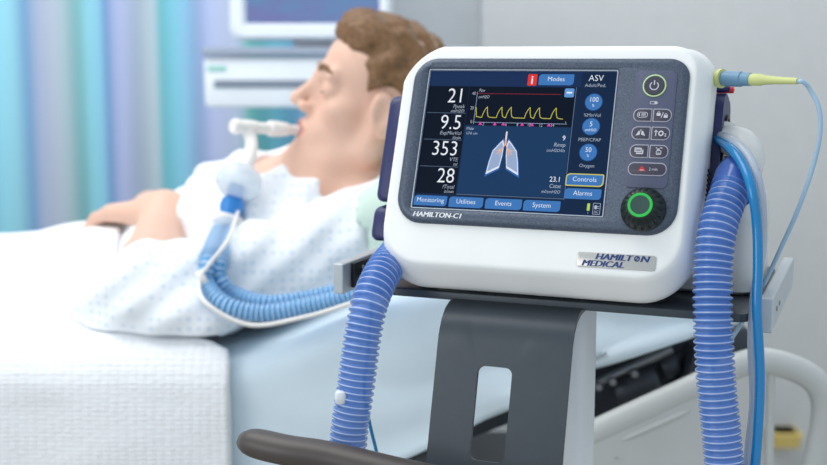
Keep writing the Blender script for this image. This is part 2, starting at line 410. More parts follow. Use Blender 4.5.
# ================================================================== equipment behind the patient
Ye = 2.55
def fpx(px, py, Yv=Ye): p = at(px, py, Yv); return p.x, p.z
def facebox(mb, a, b_, y0, y1, m=0, bev=.006):
    (xa, za), (xb, zb) = a, b_; lo = Vector((min(xa, xb), y0, min(za, zb))); hi = Vector((max(xa, xb), y1, max(za, zb)))
    v, f = obox((lo + hi) / 2, X, Y_, Z, *(hi - lo), bev=bev); mb.add(v, f, m)
def equipment():
    xm, _ = fpx(385, 60); zt = fpx(0, 50)[1]
    t = thing('equipment_cart', 'white equipment cart with dark slot and grey top ledge behind the patient', 'cart', (xm, Ye + .2, 0))
    a = MB(); facebox(a, fpx(203, 57), fpx(470, 108), Ye, Ye + .36, bev=.01); a.build('cabinet', M['white'], t)
    a = MB(); facebox(a, fpx(202, 47), fpx(474, 56), Ye - .012, Ye + .38); a.build('top_ledge', M['greytrim'], t)
    a = MB(); facebox(a, fpx(214, 80), fpx(440, 88), Ye - .004, Ye + .03, bev=.002); a.build('slot', M['slot'], t)
    a = MB(); facebox(a, fpx(207, 66), fpx(226, 71), Ye - .003, Ye + .01, bev=.001); a.build('nameplate', M['green'], t)
    a = MB(); facebox(a, (xm - .05, .08), (xm + .05, fpx(0, 108)[1]), Ye + .15, Ye + .25, bev=.02); a.build('post', M['white'], t)
    a = MB(); facebox(a, (xm - .28, 0), (xm + .28, .08), Ye, Ye + .4, bev=.02); a.build('base', M['greytrim'], t)
    t = thing('patient_monitor', 'white framed patient monitor with dim blue screen above the equipment cart', 'monitor', (fpx(310, 45)[0], Ye + .1, fpx(310, 47)[1]))
    a = MB(); P0, P1 = fpx(229, 40), fpx(391, -75)
    o0 = rrect(P0[0], P1[0], P0[1], P1[1], .025, 5); Q0, Q1 = fpx(246, 23), fpx(379, -55)
    i0 = rrect(Q0[0], Q1[0], Q0[1], Q1[1], .006, 5)
    def g(r, e, y): 
        cx, cz = sum(p[0] for p in r) / len(r), sum(p[1] for p in r) / len(r)
        return [Vector((p[0] + e * (1 if p[0] > cx else -1), y, p[1] + e * (1 if p[1] > cz else -1))) for p in r]
    v, f = loft([g(o0, -.01, Ye + .16), g(o0, 0, Ye + .12), g(o0, 0, Ye + .012), g(o0, -.008, Ye), g(i0, .008, Ye), g(i0, 0, Ye + .012)], True, False); a.add(v, f)
    a.build('frame', M['white'], t)
    a = MB(); a.add(g(i0, .002, Ye + .011), [list(range(len(i0)))]); facebox(a, (Q0[0], Q0[1]), (Q1[0], Q1[1]), Ye + .012, Ye + .03)
    m = glow('monitor_screen', (112, 142, 186)); N, L = nodes(m); b = N['Principled BSDF']
    tc = N.new('ShaderNodeTexCoord'); mp = N.new('ShaderNodeMapping'); mp.inputs['Scale'].default_value = (5, 5, 14); no = N.new('ShaderNodeTexNoise'); no.inputs['Scale'].default_value = 1.6
    L.new(tc.outputs['Object'], mp.inputs[0]); L.new(mp.outputs[0], no.inputs['Vector']); cr = N.new('ShaderNodeValToRGB')
    cr.color_ramp.elements[0].position = .35; cr.color_ramp.elements[1].position = .7
    cr.color_ramp.elements[0].color = lin((120, 124, 178)) + (1,); cr.color_ramp.elements[1].color = lin((98, 146, 186)) + (1,)
    L.new(no.outputs['Fac'], cr.inputs[0]); L.new(cr.outputs[0], b.inputs['Emission Color'])
    a.build('screen', m, t, smooth=False)
    a = MB(); facebox(a, (fpx(290, 0)[0], fpx(0, 47)[1]), (fpx(340, 0)[0], fpx(0, 36)[1]), Ye + .05, Ye + .14); a.build('stand', M['white'], t)
equipment()

# small yellow box on the wall, seen through the bed rail
def wall_box():
    a, b_ = at(774, 434, 3.2), at(801, 449, 3.2)
    t = thing('wall_box', 'small pale yellow box on the wall seen through the bed rail opening', 'box', ((a.x + b_.x) / 2, 3.24, b_.z))
    mb = MB(); facebox(mb, (a.x, b_.z), (b_.x, a.z), 3.2, 3.279, bev=.006); mb.build('body', M['yellow'], t)
    mb = MB(); facebox(mb, (a.x - .004, a.z - .012), (b_.x + .004, a.z), 3.194, 3.278, bev=.004); mb.build('lid', M['yellow'], t)
wall_box()

# ================================================================== bed
YN, YFAR, XH, ZM = 1.42, 2.34, -.217, .985
INC = R(22); XL, LB = -1.35, .60
_BT = [(-.06, XH - .06, ZM, 0.)]          # the bend between the flat and the raised mattress
for _i in range(24):
    _s, _x, _z, _e = _BT[-1]; _e2 = INC * (_i + 1) / 24; _m = (_e + _e2) / 2
    _BT.append((_s + .005, _x + .005 * math.cos(_m), _z + .005 * math.sin(_m), _e2))
def bedpt(s):                            # point along the mattress top; s<0 flat, s>0 up the backrest
    if s <= -.06: return XH + s, ZM, 0.
    if s >= .06: return _BT[-1][1] + (s - .06) * math.cos(INC), _BT[-1][2] + (s - .06) * math.sin(INC), INC
    i = min(23, int((s + .06) / .005)); t = (s - _BT[i][0]) / .005; p, q = _BT[i], _BT[i + 1]
    return tuple(p[k] + (q[k] - p[k]) * t for k in (1, 2, 3))
SMN, SMX = XL - XH, LB
def bed():
    t = thing('hospital_bed', 'adjustable hospital bed with raised backrest and grey white side rail', 'bed', (-.3, (YN + YFAR) / 2, 0))
    ss = np.linspace(SMN, SMX, 60)
    def strip(y0, y1, o0, o1, s0=SMN, s1=SMX, n=40):
        rings = []
        for s in np.linspace(s0, s1, n):
            x, z, e = bedpt(s); nx, nz_ = -math.sin(e), math.cos(e)
            rings.append([Vector((x + nx * o, y, z + nz_ * o)) for y, o in ((y0, o0), (y1, o0), (y1, o1), (y0, o1))])
        return loft(rings)
    v, f = strip(YN + .02, YFAR - .02, -.165, -.07); link('mattress', v, f, M['sheet'], t)
    v, f = strip(YN + .06, YFAR - .06, -.21, -.168, SMN + .02, SMX - .02); link('mattress_platform', v, f, M['dark'], t)
    # base under the bed
    mb = MB(); v, f = obox(Vector((-.45, 1.88, .62)), X, Y_, Z, 1.7, .5, .12); mb.add(v, f)
    v, f = obox(Vector((-.45, 1.88, .35)), X, Y_, Z, .35, .3, .5); mb.add(v, f)
    v, f = obox(Vector((-.45, 1.88, .075)), X, Y_, Z, 1.6, .7, .15); mb.add(v, f); mb.build('base_frame', M['dark'], t)
    # mechanism under the raised backrest, near side
    x_, z_, e_ = bedpt(.6); ex = Vector((math.cos(INC), 0, math.sin(INC))); en = Vector((-math.sin(INC), 0, math.cos(INC)))
    def bp(px, py, Yv): return at(px, py, Yv)
    v, f = sweep([bp(540, 408, 1.44), bp(672, 349, 1.44)], .0055, 14); link('rod', v, f, M['steel'], t)
    mb = MB(); c = bp(640, 384, 1.50); v, f = obox(c, ex, Y_, en, .30, .05, .055); mb.add(v, f); mb.build('side_beam', M['dark'], t)
    mb = MB(); c = bp(697, 372, 1.455); v, f = obox(c, (ex * .3 + Z).normalized(), Y_, (X - Z * .3).normalized(), .062, .05, .036, .006); mb.add(v, f); mb.build('hinge_block', M['dark'], t)
    mb = MB(); v, f = lathe(bp(664, 368, 1.46), ex, [(.0, -.004), (.012, -.004), (.015, 0), (.015, .014), (.012, .018), (0, .018)], 20); mb.add(v, f); mb.build('rod_collar', M['dark'], t)
    mb = MB(); v, f = lathe(bp(630, 389, 1.45), ex, [(0, -.02), (.016, -.02), (.02, -.015), (.02, .03), (.016, .036), (0, .036)], 24); mb.add(v, f); mb.build('motor_housing', M['dark'], t)
    for px, py in ((598, 386), (634, 373), (612, 381)):
        v, f = lathe(bp(px, py, 1.425), -Y_, [(0, 0), (.005, 0), (.005, .006), (.004, .008), (0, .008)], 12); link('bolt', v, f, M['steel'], t)
    # side rail on the backrest
    Yr = 1.36
    rp = lambda px, py: at(px, py, Yr)
    pth = catmull([rp(430, 508), rp(520, 470), rp(600, 430), rp(690, 389), rp(742, 364), rp(772, 362), rp(806, 374), rp(822, 392), rp(824, 420), rp(812, 480), rp(800, 540)], .012)
    v, f = sweep(pth, .0155, 18, flat=.85, fixed=Y_); rail = link('side_rail', v, f, M['rail'], t, angle=180)
    out = [(440, 515), (520, 478), (600, 438), (690, 397), (728, 382), (733, 410), (740, 440), (756, 468), (800, 530), (790, 600), (440, 640)]
    q = [rp(*p) for p in out][::-1]; c2 = [(p.x, p.z) for p in q]
    v, f = slab(c2, lambda x, z, yy: Vector((x, Yr + yy, z)), .009, -.011, 0); link('rail_panel', v, f, M['rail'], rail, smooth=False)
    v, f = sweep([rp(771, 366), rp(770, 420), rp(768, 540)], .005, 12); link('strut', v, f, M['rail'], rail)
    a, b_ = rp(620, 437), rp(688, 407)
    v, f = sweep([a + (b_ - a) * u + Vector((0, -.011, 0)) for u in np.linspace(0, 1, 12)], [.0008, .003] + [.0038] * 8 + [.003, .0008], 12); link('grip_ridge', v, f, M['rail'], rail)
    v, f = lathe(rp(615, 455) + Vector((0, -.0125, 0)), -Y_, [(0, 0), (.002, 0), (.002, .0015), (0, .0016)], 12); link('screw', v, f, M['grey_plastic'], rail)
bed()
def n3(x, y, z, s, seed=0): return mnoise.noise(Vector((x * s + seed, y * s + 7.1, z * s + 3.3)))
def sheet():
    S_ = np.linspace(SMN - .005, SMX, 170); cross = []
    # across: far edge to near edge, rounded, then down the near side
    for y in np.linspace(YFAR, YN + .03, 26): cross.append((y, 0.))
    for a in np.linspace(15, 90, 6): cross.append((YN + .03 - .03 * math.sin(R(a)), -.03 + .03 * math.cos(R(a))))
    for o in np.linspace(-.045, -.172, 16): cross.append((YN - .001, o))
    v = []; f = []; nc = len(cross)
    for s in S_:
        x, z, e = bedpt(s); nx, nz_ = -math.sin(e), math.cos(e)
        for j, (y, o) in enumerate(cross):
            q = max(0, -o - .02)
            q *= min(1, max(0, (s + .02) / .30)); pass
            n_ = n3(s, y * .6, o, 7) * .006 + q * .09 * math.sin(s * 17 + o * 40 + 2 * n3(s, 0, o, 4)) 
            ed = -.012 * math.sin(s * 9 + 1) * (1 if o < -.15 else 0)
            o_ = o
            v.append((x + nx * (o_ + ed), y - q * .10 * 1 - abs(n_) * (1 if o < 0 else 0), z + nz_ * (o_ + ed) + (n_ * .5 if o == 0 else 0)))
    for i in range(len(S_) - 1):
        for j in range(nc - 1): a = i * nc + j; f.append([a, a + nc, a + nc + 1, a + 1])
    o = link('bed_sheet', v, f, M['sheet'], angle=180); tag(o, 'bluish white bed sheet draped over the raised mattress edge', 'sheet'); faceup(o)
    md = o.modifiers.new('thickness', 'SOLIDIFY'); md.thickness = .002; md.offset = 1
sheet()
# ================================================================== patient
FIELDS = []
def person():
    t = thing('person', 'reclining person in patterned white gown breathing through a mouthpiece, hand on belly', 'person', (-.4, 1.78, ZM))
    HO = at(384, 113, 1.735)
    ht, hy = R(18), R(8)
    u = Vector((-math.cos(ht) * math.cos(hy), -math.cos(ht) * math.sin(hy), math.sin(ht))); wv_ = Vector((math.sin(ht), 0, math.cos(ht)))
    wv_ = (wv_ - u * wv_.dot(u)).normalized(); vv = wv_.cross(u)
    H = lambda a, b_, c: HO + u * a + vv * b_ + wv_ * c
    A = (u, vv, wv_)
    g = SDF((-1.02, 1.40, .97), (.07, 2.12, 1.48), .0034)
    # head
    g.ell(H(.001, 0, .045), A, (.087, .077, .087)); g.ell(H(.045, 0, .05), A, (.058, .062, .06), .02)
    g.ell(H(.042, 0, -.03), A, (.056, .056, .075), .02)
    for sg in (1, -1):
        g.cone(H(.08, sg * .012, -.092), H(.012, sg * .05, -.056), .017, .018, .018); g.cone(H(.012, sg * .05, -.056), H(.005, sg * .06, -.01), .018, .016, .02)
        g.ell(H(.062, sg * .044, -.014), A, (.024, .02, .02), .016)
        g.cone(H(.099, sg * .004, .03), H(.088, sg * .04, .03), .011, .011, .012)
    g.ell(H(.092, 0, -.092), A, (.019, .021, .018), .012)
    g.ell(H(.083, 0, -.056), A, (.026, .034, .03), .014)
    for sg in (1, -1):
        g.ell(H(.116, sg * .038, .011), A, (.014, .015, .011), .010, sub=True); g.ell(H(.084, sg * .034, .009), A, (.0145, .0165, .0125), .006)
    g.ell(H(.090, 0, .0), A, (.022, .016, .034), .012)
    g.cone(H(.099, 0, .024), H(.126, 0, -.018), .0078, .0100, .009)
    for sg in (1, -1): g.ell(H(.110, sg * .0125, -.025), A, (.013, .0075, .0085), .006)
    g.cone(H(.103, -.016, -.052), H(.103, .016, -.052), .0065, None, .006); g.cone(H(.1, -.015, -.064), H(.1, .015, -.064), .0075, None, .006)
    g.ell(H(.108, 0, -.049), A, (.007, .012, .006), .005)
    g.ell(H(.112, 0, -.0575), A, (.008, .02, .0018), .003, sub=True)
    for sg in (1, -1):
        g.ell(H(.010, sg * .083, .0), (Vector(u) * .95 - wv_ * .3, vv, wv_ * .95 + u * .3), (.020, .0085, .034), .004)
        g.ell(H(.013, sg * .092, .002), A, (.010, .008, .019), .004, sub=True)
    # neck, torso
    NB = Vector((-.068, 1.765, 1.165))
    g.cone(H(-.03, 0, -.045), NB, .052, .058, .02)
    ta = Vector((.93, 0, .37)).normalized(); tn = Vector((-.37, 0, .93)).normalized(); TA = (ta, Y_, tn)
    CH = Vector((-.23, 1.78, 1.110)); BE = Vector((-.42, 1.79, 1.046)); PE = Vector((-.66, 1.79, 1.022))
    g.ell(CH, TA, (.18, .165, .090), .05); g.ell(BE, TA, (.19, .15, .062), .05); g.ell(PE, (X, Y_, Z), (.15, .16, .040), .04)
    g.cone(NB - tn * .02, CH + ta * .05 - tn * .01, .062, .076, .04)
    SH = Vector((-.045, 1.60, 1.112)); EL = Vector((-.345, 1.515, 1.045)); WR = at(165, 213, 1.69)
    SF = Vector((-.10, 1.965, 1.135)); EF = Vector((-.36, 2.06, 1.06)); WF = Vector((-.43, 1.95, 1.11))
    g.cone(NB - Z * .02, SH, .045, .052, .04); g.cone(SH, EL, .056, .043, .03); g.cone(NB, SF, .05, .056, .05); g.cone(SF, EF, .055, .042, .03); g.cone(EF, WF, .04, .028, .02)
    g.cone(EL, EL.lerp(WR, .35), .043, .044, .02); g.cone(EL.lerp(WR, .35), WR, .044, .030, .02)
    for sg in (-1, 1): g.cone(PE + Vector((-.02, sg * .09, -.002)), Vector((-.98, 1.79 + sg * .11, 1.022)), .042, .040, .02)
    # hand
    K = at(122, 211, 1.745); hd = (K - WR).normalized(); ld = hd.cross(Z).normalized(); up = ld.cross(hd)
    g.cone(WR, WR + hd * .03, .028, .027, .02)
    for o in (-.028, -.01, .01, .028): g.cone(WR + hd * .02 + ld * o * .5, WR + hd * .084 + ld * o, .017, .0135, .012)
    for o, ln, dr in ((-.03, .062, .30), (-.0105, .078, .16), (.0105, .085, .12), (.03, .076, .18)):
        b0 = WR + hd * .084 + ld * o; d1 = (hd - Z * dr + ld * o * 3).normalized(); d2 = (hd - Z * (dr + .65) + ld * o * 2).normalized(); d3 = (hd - Z * (dr + 1.3)).normalized()
        p1 = b0 + d1 * ln * .48; p2 = p1 + d2 * ln * .30; p3 = p2 + d3 * ln * .24
        g.cone(b0, p1, .0108, .0098, .004); g.cone(p1, p2, .0098, .009, .003); g.cone(p2, p3, .009, .0075, .003)
    tb = WR + hd * .025 + ld * .025; tm = tb + (hd * .6 + ld * .8 - up * .1).normalized() * .04; te = tm + (hd * .9 + ld * .35 - up * .35).normalized() * .03; tt = te + (hd - up * .4).normalized() * .024
    g.cone(tb, tm, .016, .0125, .01); g.cone(tm, te, .0125, .0105, .004); g.cone(te, tt, .0105, .008, .003)
    # far hand resting beside the near one
    fd = Vector((.05, -.9, -.05)).normalized()
    g.cone(WF, WF + fd * .03, .027, .028, .015)
    for o in (-.026, -.009, .009, .026):
        b0 = WF + fd * .075 + X * o; g.cone(WF + fd * .02 + X * o * .5, b0, .016, .013, .01)
        p1 = b0 + (fd - Z * .25).normalized() * .04; p2 = p1 + (fd - Z * .8).normalized() * .03; g.cone(b0, p1, .0105, .0095, .004); g.cone(p1, p2, .0095, .0078, .003)
    g.cone(WF + fd * .02 + X * .025, WF + fd * .06 + X * .055 - Z * .01, .014, .0095, .008)
    def rest(f_, gap):                   # flattened where the patient lies on the bed
        P = f_.all(); zs = ZM + np.maximum(P[0] - XH + .04, 0) * math.tan(INC) + gap + 0 * P[1]
        if gap < .01: zs = np.where((P[0] < -.24) & (P[1] < 1.64), ZM + .034, zs)
        f_.g = np.maximum(f_.g, (zs - P[2])).astype(np.float32)
    rest(g, .016); FIELDS.append(g); V, Fq = g.mesh(2)
    # lips tinted as part of the one body surface
    C = V[Fq].mean(1); rel = C - np.array(HO); a_ = rel @ np.array(u); b_ = rel @ np.array(vv); c_ = rel @ np.array(wv_)
    lip = (((b_ / .023) ** 2 + ((c_ + .0575) / .0125) ** 2) < 1) & (a_ > .095)
    link('body', V, Fq, [M['skin'], M['lips']], t, fmat=lip.astype(int).tolist(), angle=180)
    # hair
    h = SDF((-.25, 1.58, 1.15), (.16, 1.90, 1.53), .0034)
    h.ell(H(.003, 0, .045), A, (.093, .083, .089)); h.ell(H(.043, 0, .099), A, (.052, .056, .028), .03)
    h.ell(H(.062, .0, .103), A, (.030, .046, .022), .024); h.ell(H(-.036, 0, .01), A, (.052, .072, .06), .02)
    for sg in (1, -1): h.cone(H(.022, sg * .072, .03), H(.014, sg * .073, -.008), .011, .007, .012)
    P = h.all(); q = [(P[0] - HO.x) * a.x + (P[1] - HO.y) * a.y + (P[2] - HO.z) * a.z for a in A]
    st = .0022 * np.sin(q[1] * 420 + 30 * q[0] + 3 * np.sin(q[2] * 60)) * np.sin(q[0] * 55 + q[2] * 70 + 1) + .0028 * np.sin(q[0] * 150 + q[1] * 90 + 2 * np.sin(q[2] * 90))
    h.g += st.astype(np.float32)
    # cut the face, the ears and the neck free of hair
    fr = np.maximum(np.minimum(q[0] - (.030 + .55 * (q[2] - .03)), .093 - q[2]), -1)   # front of the hairline below the fringe
    face = q[0] - (.036 + .2 * q[2] + .07 * np.clip((q[2] - .045) / .045, 0, 1) ** 2)
    low = -.055 - q[2] + 0 * q[0]; side = np.minimum(-.012 + .0 * q[0] - q[2], q[0] + .035)
    ear = .034 - np.sqrt((q[0] - .010) ** 2 + ((q[2] - .0) * .85) ** 2) + 0 * q[1]
    for c in (face, low, side, np.where(np.abs(q[1]) > .05, ear, -1)):
        h.g = np.maximum(h.g, c.astype(np.float32))
    V, Fq = h.mesh(2); link('hair', V, Fq, M['hair'], t, angle=180)
    for sg in (1, -1):
        p = catmull([H(.108, sg * .010, .030), H(.106, sg * .028, .038), H(.092, sg * .050, .033)], .004)
        v, f = sweep(p, [.0012 + .003 * math.sin(math.pi * (i + .6) / len(p)) for i in range(len(p))], 8); link('eyebrow', v, f, M['hair'], t)
        p = catmull([H(.0945, sg * .022, .006), H(.097, sg * .034, .003), H(.088, sg * .048, .006)], .003)
        v, f = sweep(p, .0012, 6); link('eyelashes', v, f, M['hair'], t)
    # gown
    q = SDF((-.70, 1.38, .97), (.10, 2.14, 1.34), .005)
    q.ell(CH, TA, (.20, .182, .103), .05); q.ell(BE, TA, (.20, .165, .072), .05); q.ell(PE, (X, Y_, Z), (.16, .17, .046), .04)
    q.cone(NB + Vector((-.03, .0, -.065)), SH, .060, .064, .04); q.cone(NB + Vector((0, 0, -.055)), SF, .062, .07, .05)
    q.cone(SH, EL + Vector((0, .0, .0)), .068, .062, .03); q.cone(SF, EF, .07, .06, .03)
    q.cone(EL, EL.lerp(WR, .12), .062, .058, .03)
    for px, py, Yy, r in ((150, 318, 1.49, .036), (200, 316, 1.47, .034), (120, 306, 1.52, .03)): q.ell(at(px, py, Yy), (X, Y_, Z), (.055, .04, r), .03)
    q.ell(at(280, 171, 1.76), TA, (.045, .06, .022), .015, sub=True)
    q.cone(at(330, 140, 1.76), NB + tn * .07, .050, .050, .012, sub=True)
    q.ell(H(.02, 0, -.13), A, (.075, .085, .075), .02, sub=True)
    q.cone(at(262, 160, 1.72), at(306, 165, 1.69), .030, .036, .012, sub=True)
    q.ell(at(362, 226, 1.60), TA, (.07, .05, .05), .03)
    # collar and far shoulder folds
    for a, b2, r1, r2 in ((at(186, 196, 1.86), at(205, 178, 1.86), .016, .018), (at(205, 178, 1.86), at(238, 163, 1.86), .018, .014), (at(250, 164, 1.84), at(300, 153, 1.82), .013, .015), (at(238, 163, 1.86), at(250, 164, 1.84), .014, .013)):
        q.cone(a, b2, r1, r2, .012)
    P = q.all(); s_ = P[0] * .80 + P[2] * .9 - P[1] * .35
    fold = .0055 * np.sin(s_ * 62 + 2.2 * np.sin(P[0] * 11 + P[1] * 9)) * np.sin(P[0] * 12 - P[2] * 15 + P[1] * 6) + .003 * np.sin((P[0] - P[2] * 1.3) * 95 + P[1] * 30 + 2 * np.sin(P[1] * 20))
    q.g += fold.astype(np.float32)
    rest(q, .008); FIELDS.append(q)
    V, Fq = q.mesh(2); gw = link('gown', V, Fq, M['gown'], t, angle=180)
    from mathutils.bvhtree import BVHTree
    bv = BVHTree.FromPolygons([Vector(p) for p in V], [tuple(int(i) for i in k) for k in Fq])
    def on(px, py, off):                 # a point just above the gown
        d = ray(px, py).normalized(); hit = bv.ray_cast(CAM, d)
        return CAM + d * ((hit[3] if hit[0] else 1.5) - off)
    return H, on
H, on_gown = person()

# pillow
def pillow():
    g = SDF((-.25, 1.36, .98), (.45, 2.2, 1.42), .006)
    ex = Vector((math.cos(INC), 0, math.sin(INC))); en = Vector((-math.sin(INC), 0, math.cos(INC)))
    x, z, _ = bedpt(.37); c = Vector((x, 1.85, z)) + en * .072
    g.box(c, (ex, Y_, en), (.22, .34, .06), .058)
    g.ell(c + en * .02, (ex, Y_, en), (.17, .24, .06), .04)
    g.cone(at(384, 190, 1.74), at(402, 140, 1.76), .045, .055, .04); g.cone(at(415, 225, 1.62), at(408, 285, 1.50), .045, .04, .05)
    P = g.all(); g.g += (.004 * np.sin(P[0] * 30 + P[1] * 22) * np.sin(P[1] * 26 - P[2] * 40)).astype(np.float32)
    for f_ in FIELDS:                    # the pillow is pressed in where the patient lies
        ii = [np.round((P[i] - f_.lo[i]) / f_.h).astype(int) for i in range(3)]
        ok = [(ii[i] >= 0) & (ii[i] < f_.n[i]) for i in range(3)]; ii = [np.clip(ii[i], 0, f_.n[i] - 1) for i in range(3)]
        d = np.where(ok[0] & ok[1] & ok[2], f_.g[ii[0], ii[1], ii[2]], .2); g.g = np.maximum(g.g, (.010 - d)).astype(np.float32)
    g.g = np.maximum(g.g, ZM + np.maximum(P[0] - XH + .04, 0) * math.tan(INC) + .004 - P[2] + 0 * P[1]).astype(np.float32)
    V, Fq = g.mesh(7); o = link('pillow', V, Fq, M['pillow'], angle=180); tag(o, 'pale green pillow under the patient head on the raised backrest', 'pillow')
pillow()

# ================================================================== blanket
def blanket():
    xs = 130; v = []; f = []
    rows = [(y, None) for y in np.linspace(2.33, YN + .04, 46)] + [(YN + .04 - .055 * math.sin(R(a)), -.055 + .055 * math.cos(R(a))) for a in np.linspace(15, 90, 6)] + [(YN - .016, -.055 - d) for d in np.linspace(.02, .36, 22)]
    def edge(y):                         # where the blanket ends towards the head
        pts = [(1.38, -.222), (1.43, -.222), (1.47, -.285), (1.52, -.345), (1.62, -.405), (1.8, -.44), (2.0, -.455), (2.4, -.45)]
        for (a, b_), (c, d) in zip(pts, pts[1:]):
            if a <= y <= c: return b_ + (d - b_) * (y - a) / (c - a)
        return pts[0][1]
    nr = len(rows)
    gt = [(f_, f_.g) for f_ in FIELDS]
    def top(x, y):                       # height of the patient below the blanket
        best = 0
        for f_, g_ in gt:
            i, j = int(round((x - f_.lo[0]) / f_.h)), int(round((y - f_.lo[1]) / f_.h))
            if 0 <= i < f_.n[0] and 0 <= j < f_.n[1] and (f_ is gt[1][0] or x < -.62):
                k = np.nonzero(g_[i, j] < 0)[0]
                if len(k): best = max(best, f_.lo[2] + f_.h * k[-1])
        return best
    for i in range(xs + 1):
        u = i / xs
        for j, (y, o) in enumerate(rows):
            xe = edge(max(y, 1.38)); x = -1.34 + (xe + 1.34) * u
            x2 = x
            leg = 0
            yy = (y - 1.79) / .30
            belly = math.exp(-((y - 1.79) / .19) ** 4) 
            hgt = (.090 - .012 * min(1, max(0, (-.5 - x) / .4))) * math.exp(-abs((y - 1.79) / .215) ** 3.2)
            low_ = min(1, max(0, (-.48 - x) / .15)); low_ = low_ * low_ * (3 - 2 * low_); hgt *= 1 - .22 * low_
            hgt += .014 * math.exp(-((x + .62) / .12) ** 2) * math.exp(-((y - 1.72) / .14) ** 2)
            nn = n3(x, y, 0, 5) * .010 + n3(x, y, 0, 13, 5) * .004
            if o is None: z = ZM + .018 + hgt + nn; z = max(z, min(top(x, y) + .006, 1.105 - .028 * low_) if y > 1.6 else 0)
            else: z = ZM + .018 + o + nn * .5
            dy = 0
            if o is not None and o < -.05: q = -o - .05; dy = -.05 * q - .010 * abs(math.sin(x * 14 + 1.5 * n3(x, 0, o, 3))) * min(1, q * 6) - .004 * n3(x, 0, o, 12); x2 += q * .02 + .006 * n3(x, 0, o, 8)
            v.append((x2, y + dy, z))
    for i in range(xs):
        for j in range(nr - 1): a = i * nr + j; f.append([a, a + nr, a + nr + 1, a + 1])
    o = link('blanket', v, f, M['blanket'], angle=180); tag(o, 'white waffle weave blanket covering the patient legs and hanging over the bed edge', 'blanket'); faceup(o)
    md = o.modifiers.new('thickness', 'SOLIDIFY'); md.thickness = .010; md.offset = 1
blanket()

# ================================================================== airway connector and patient hoses
def airway():
    mo = H(.103, .004, -.0585); tee = at(246, 127, 1.655)
    t = thing('airway_connector', 'white mouthpiece and tee connector from patient lips to the clear dome on the chest', 'tube', at(235, 215, 1.62))
    ax = (tee - mo).normalized(); Lm = (tee - mo).length
    v, f = lathe(mo + ax * -.006, ax, [(0, 0), (.0065, 0), (.007, .02), (.007, .03), (.0095, .036), (.0105, .05), (.0095, Lm * .55), (.011, Lm * .56), (.011, Lm * .66), (.008, Lm * .68), (.0078, Lm - .008)], 24); link('mouthpiece', v, f, M['conn'], t)
    v, f = lathe(tee - ax * .016, ax, [(0, 0), (.0092, 0), (.0098, .006), (.0098, .022), (.0082, .024), (.0082, .027), (.0105, .028), (.011, .034), (.009, .038), (0, .038)], 24); link('tee', v, f, M['conn'], t)
    dn = at(238, 182, 1.60)
    p = catmull([tee, at(251, 140, 1.652), at(250, 156, 1.63), at(244, 170, 1.612)], .006); v, f = sweep(p, [.0088 + .003 * (i / len(p)) ** 3 for i in range(len(p))], 18); link('elbow_tube', v, f, M['conn'], t)
    o = at(244, 164, 1.612); cp_ = on_gown(232, 206, .026); da = (cp_ - o).normalized()
    v, f = lathe(o, da, [(0, 0), (.012, .0), (.022, .006), (.030, .016), (.0325, .026), (.031, .034), (.024, .042), (.018, .047), (0, .048)], 32); link('dome', v, f, M['dome'], t)
    o2 = cp_ - da * .018
    v, f = lathe(o2, da, [(0, -.012), (.011, -.012), (.0115, .008), (.0155, .010), (.0165, .022), (.0145, .026), (.014, .032), (0, .032)], 28); link('coupling', v, f, M['bluepl'], t)
    v, f = lathe(o2 + da * .031, da, [(0, 0), (.019, 0), (.021, .004), (.021, .012), (.019, .015), (0, .016)], 28); link('sleeve_ring', v, f, M['conn'], t)
    y0 = o2 + da * .045; end = on_gown(213, 262, .028)
    v, f = lathe(y0, (end - y0), [(0, 0), (.019, 0), (.020, .006), (.0205, (end - y0).length), (0, (end - y0).length)], 28); link('clear_sleeve', v, f, M['clearpl'], t)
    return y0, end
y0, yend = airway()
a0 = [y0.lerp(yend, .12) + Vector((-.006, 0, -.002)), y0.lerp(yend, .5) + Vector((-.007, 0, -.002)), yend + Vector((-.006, 0, 0)), on_gown(206, 283, .018), at(224, 304, 1.425), at(262, 313, 1.42), at(310, 306, 1.42), at(352, 295, 1.41), at(395, 282, 1.39), at(440, 270, 1.36)]
o = corrugated('breathing_hose', a0, .0115, .0065, .0022, M['hose2'], M['hose2rib'])
tag(o, 'lower pale blue corrugated patient hose curving along the mattress, outer of the pair', 'hose')
a1 = [y0.lerp(yend, .12) + Vector((.007, .010, .0)), y0.lerp(yend, .5) + Vector((.008, .012, 0)), yend + Vector((.008, .013, 0)), on_gown(220, 277, .014), on_gown(234, 293, .013), at(266, 302, 1.445), at(310, 297, 1.445), at(352, 287, 1.435), at(395, 274, 1.41), at(440, 262, 1.38)]
o = corrugated('breathing_hose', a1, .0100, .0065, .002, M['hose2'], M['hose2rib'])
tag(o, 'upper pale blue corrugated patient hose lying against the gown, inner of the pair', 'hose')
tb = [on_gown(238, 212, .03), on_gown(228, 240, .045), on_gown(208, 266, .045), on_gown(199, 282, .035), at(207, 304, 1.408), at(250, 325, 1.402), at(305, 317, 1.40), at(352, 303, 1.39), at(400, 288, 1.37), at(440, 276, 1.34)]
o = tube('pressure_line', tb, .0027, M['conn'], seg=10); tag(o, 'thin white pressure line running outside the pale blue patient hoses', 'tube')
v, f = lathe(at(202, 279, 1.452), Vector((1, .2, .6)), [(0, -.004), (.010, -.004), (.012, 0), (.010, .006), (0, .006)], 18)
o = link('hose_clip', v, f, M['conn']); tag(o, 'small white clip gathering the patient hoses beside the sleeve', 'clip')

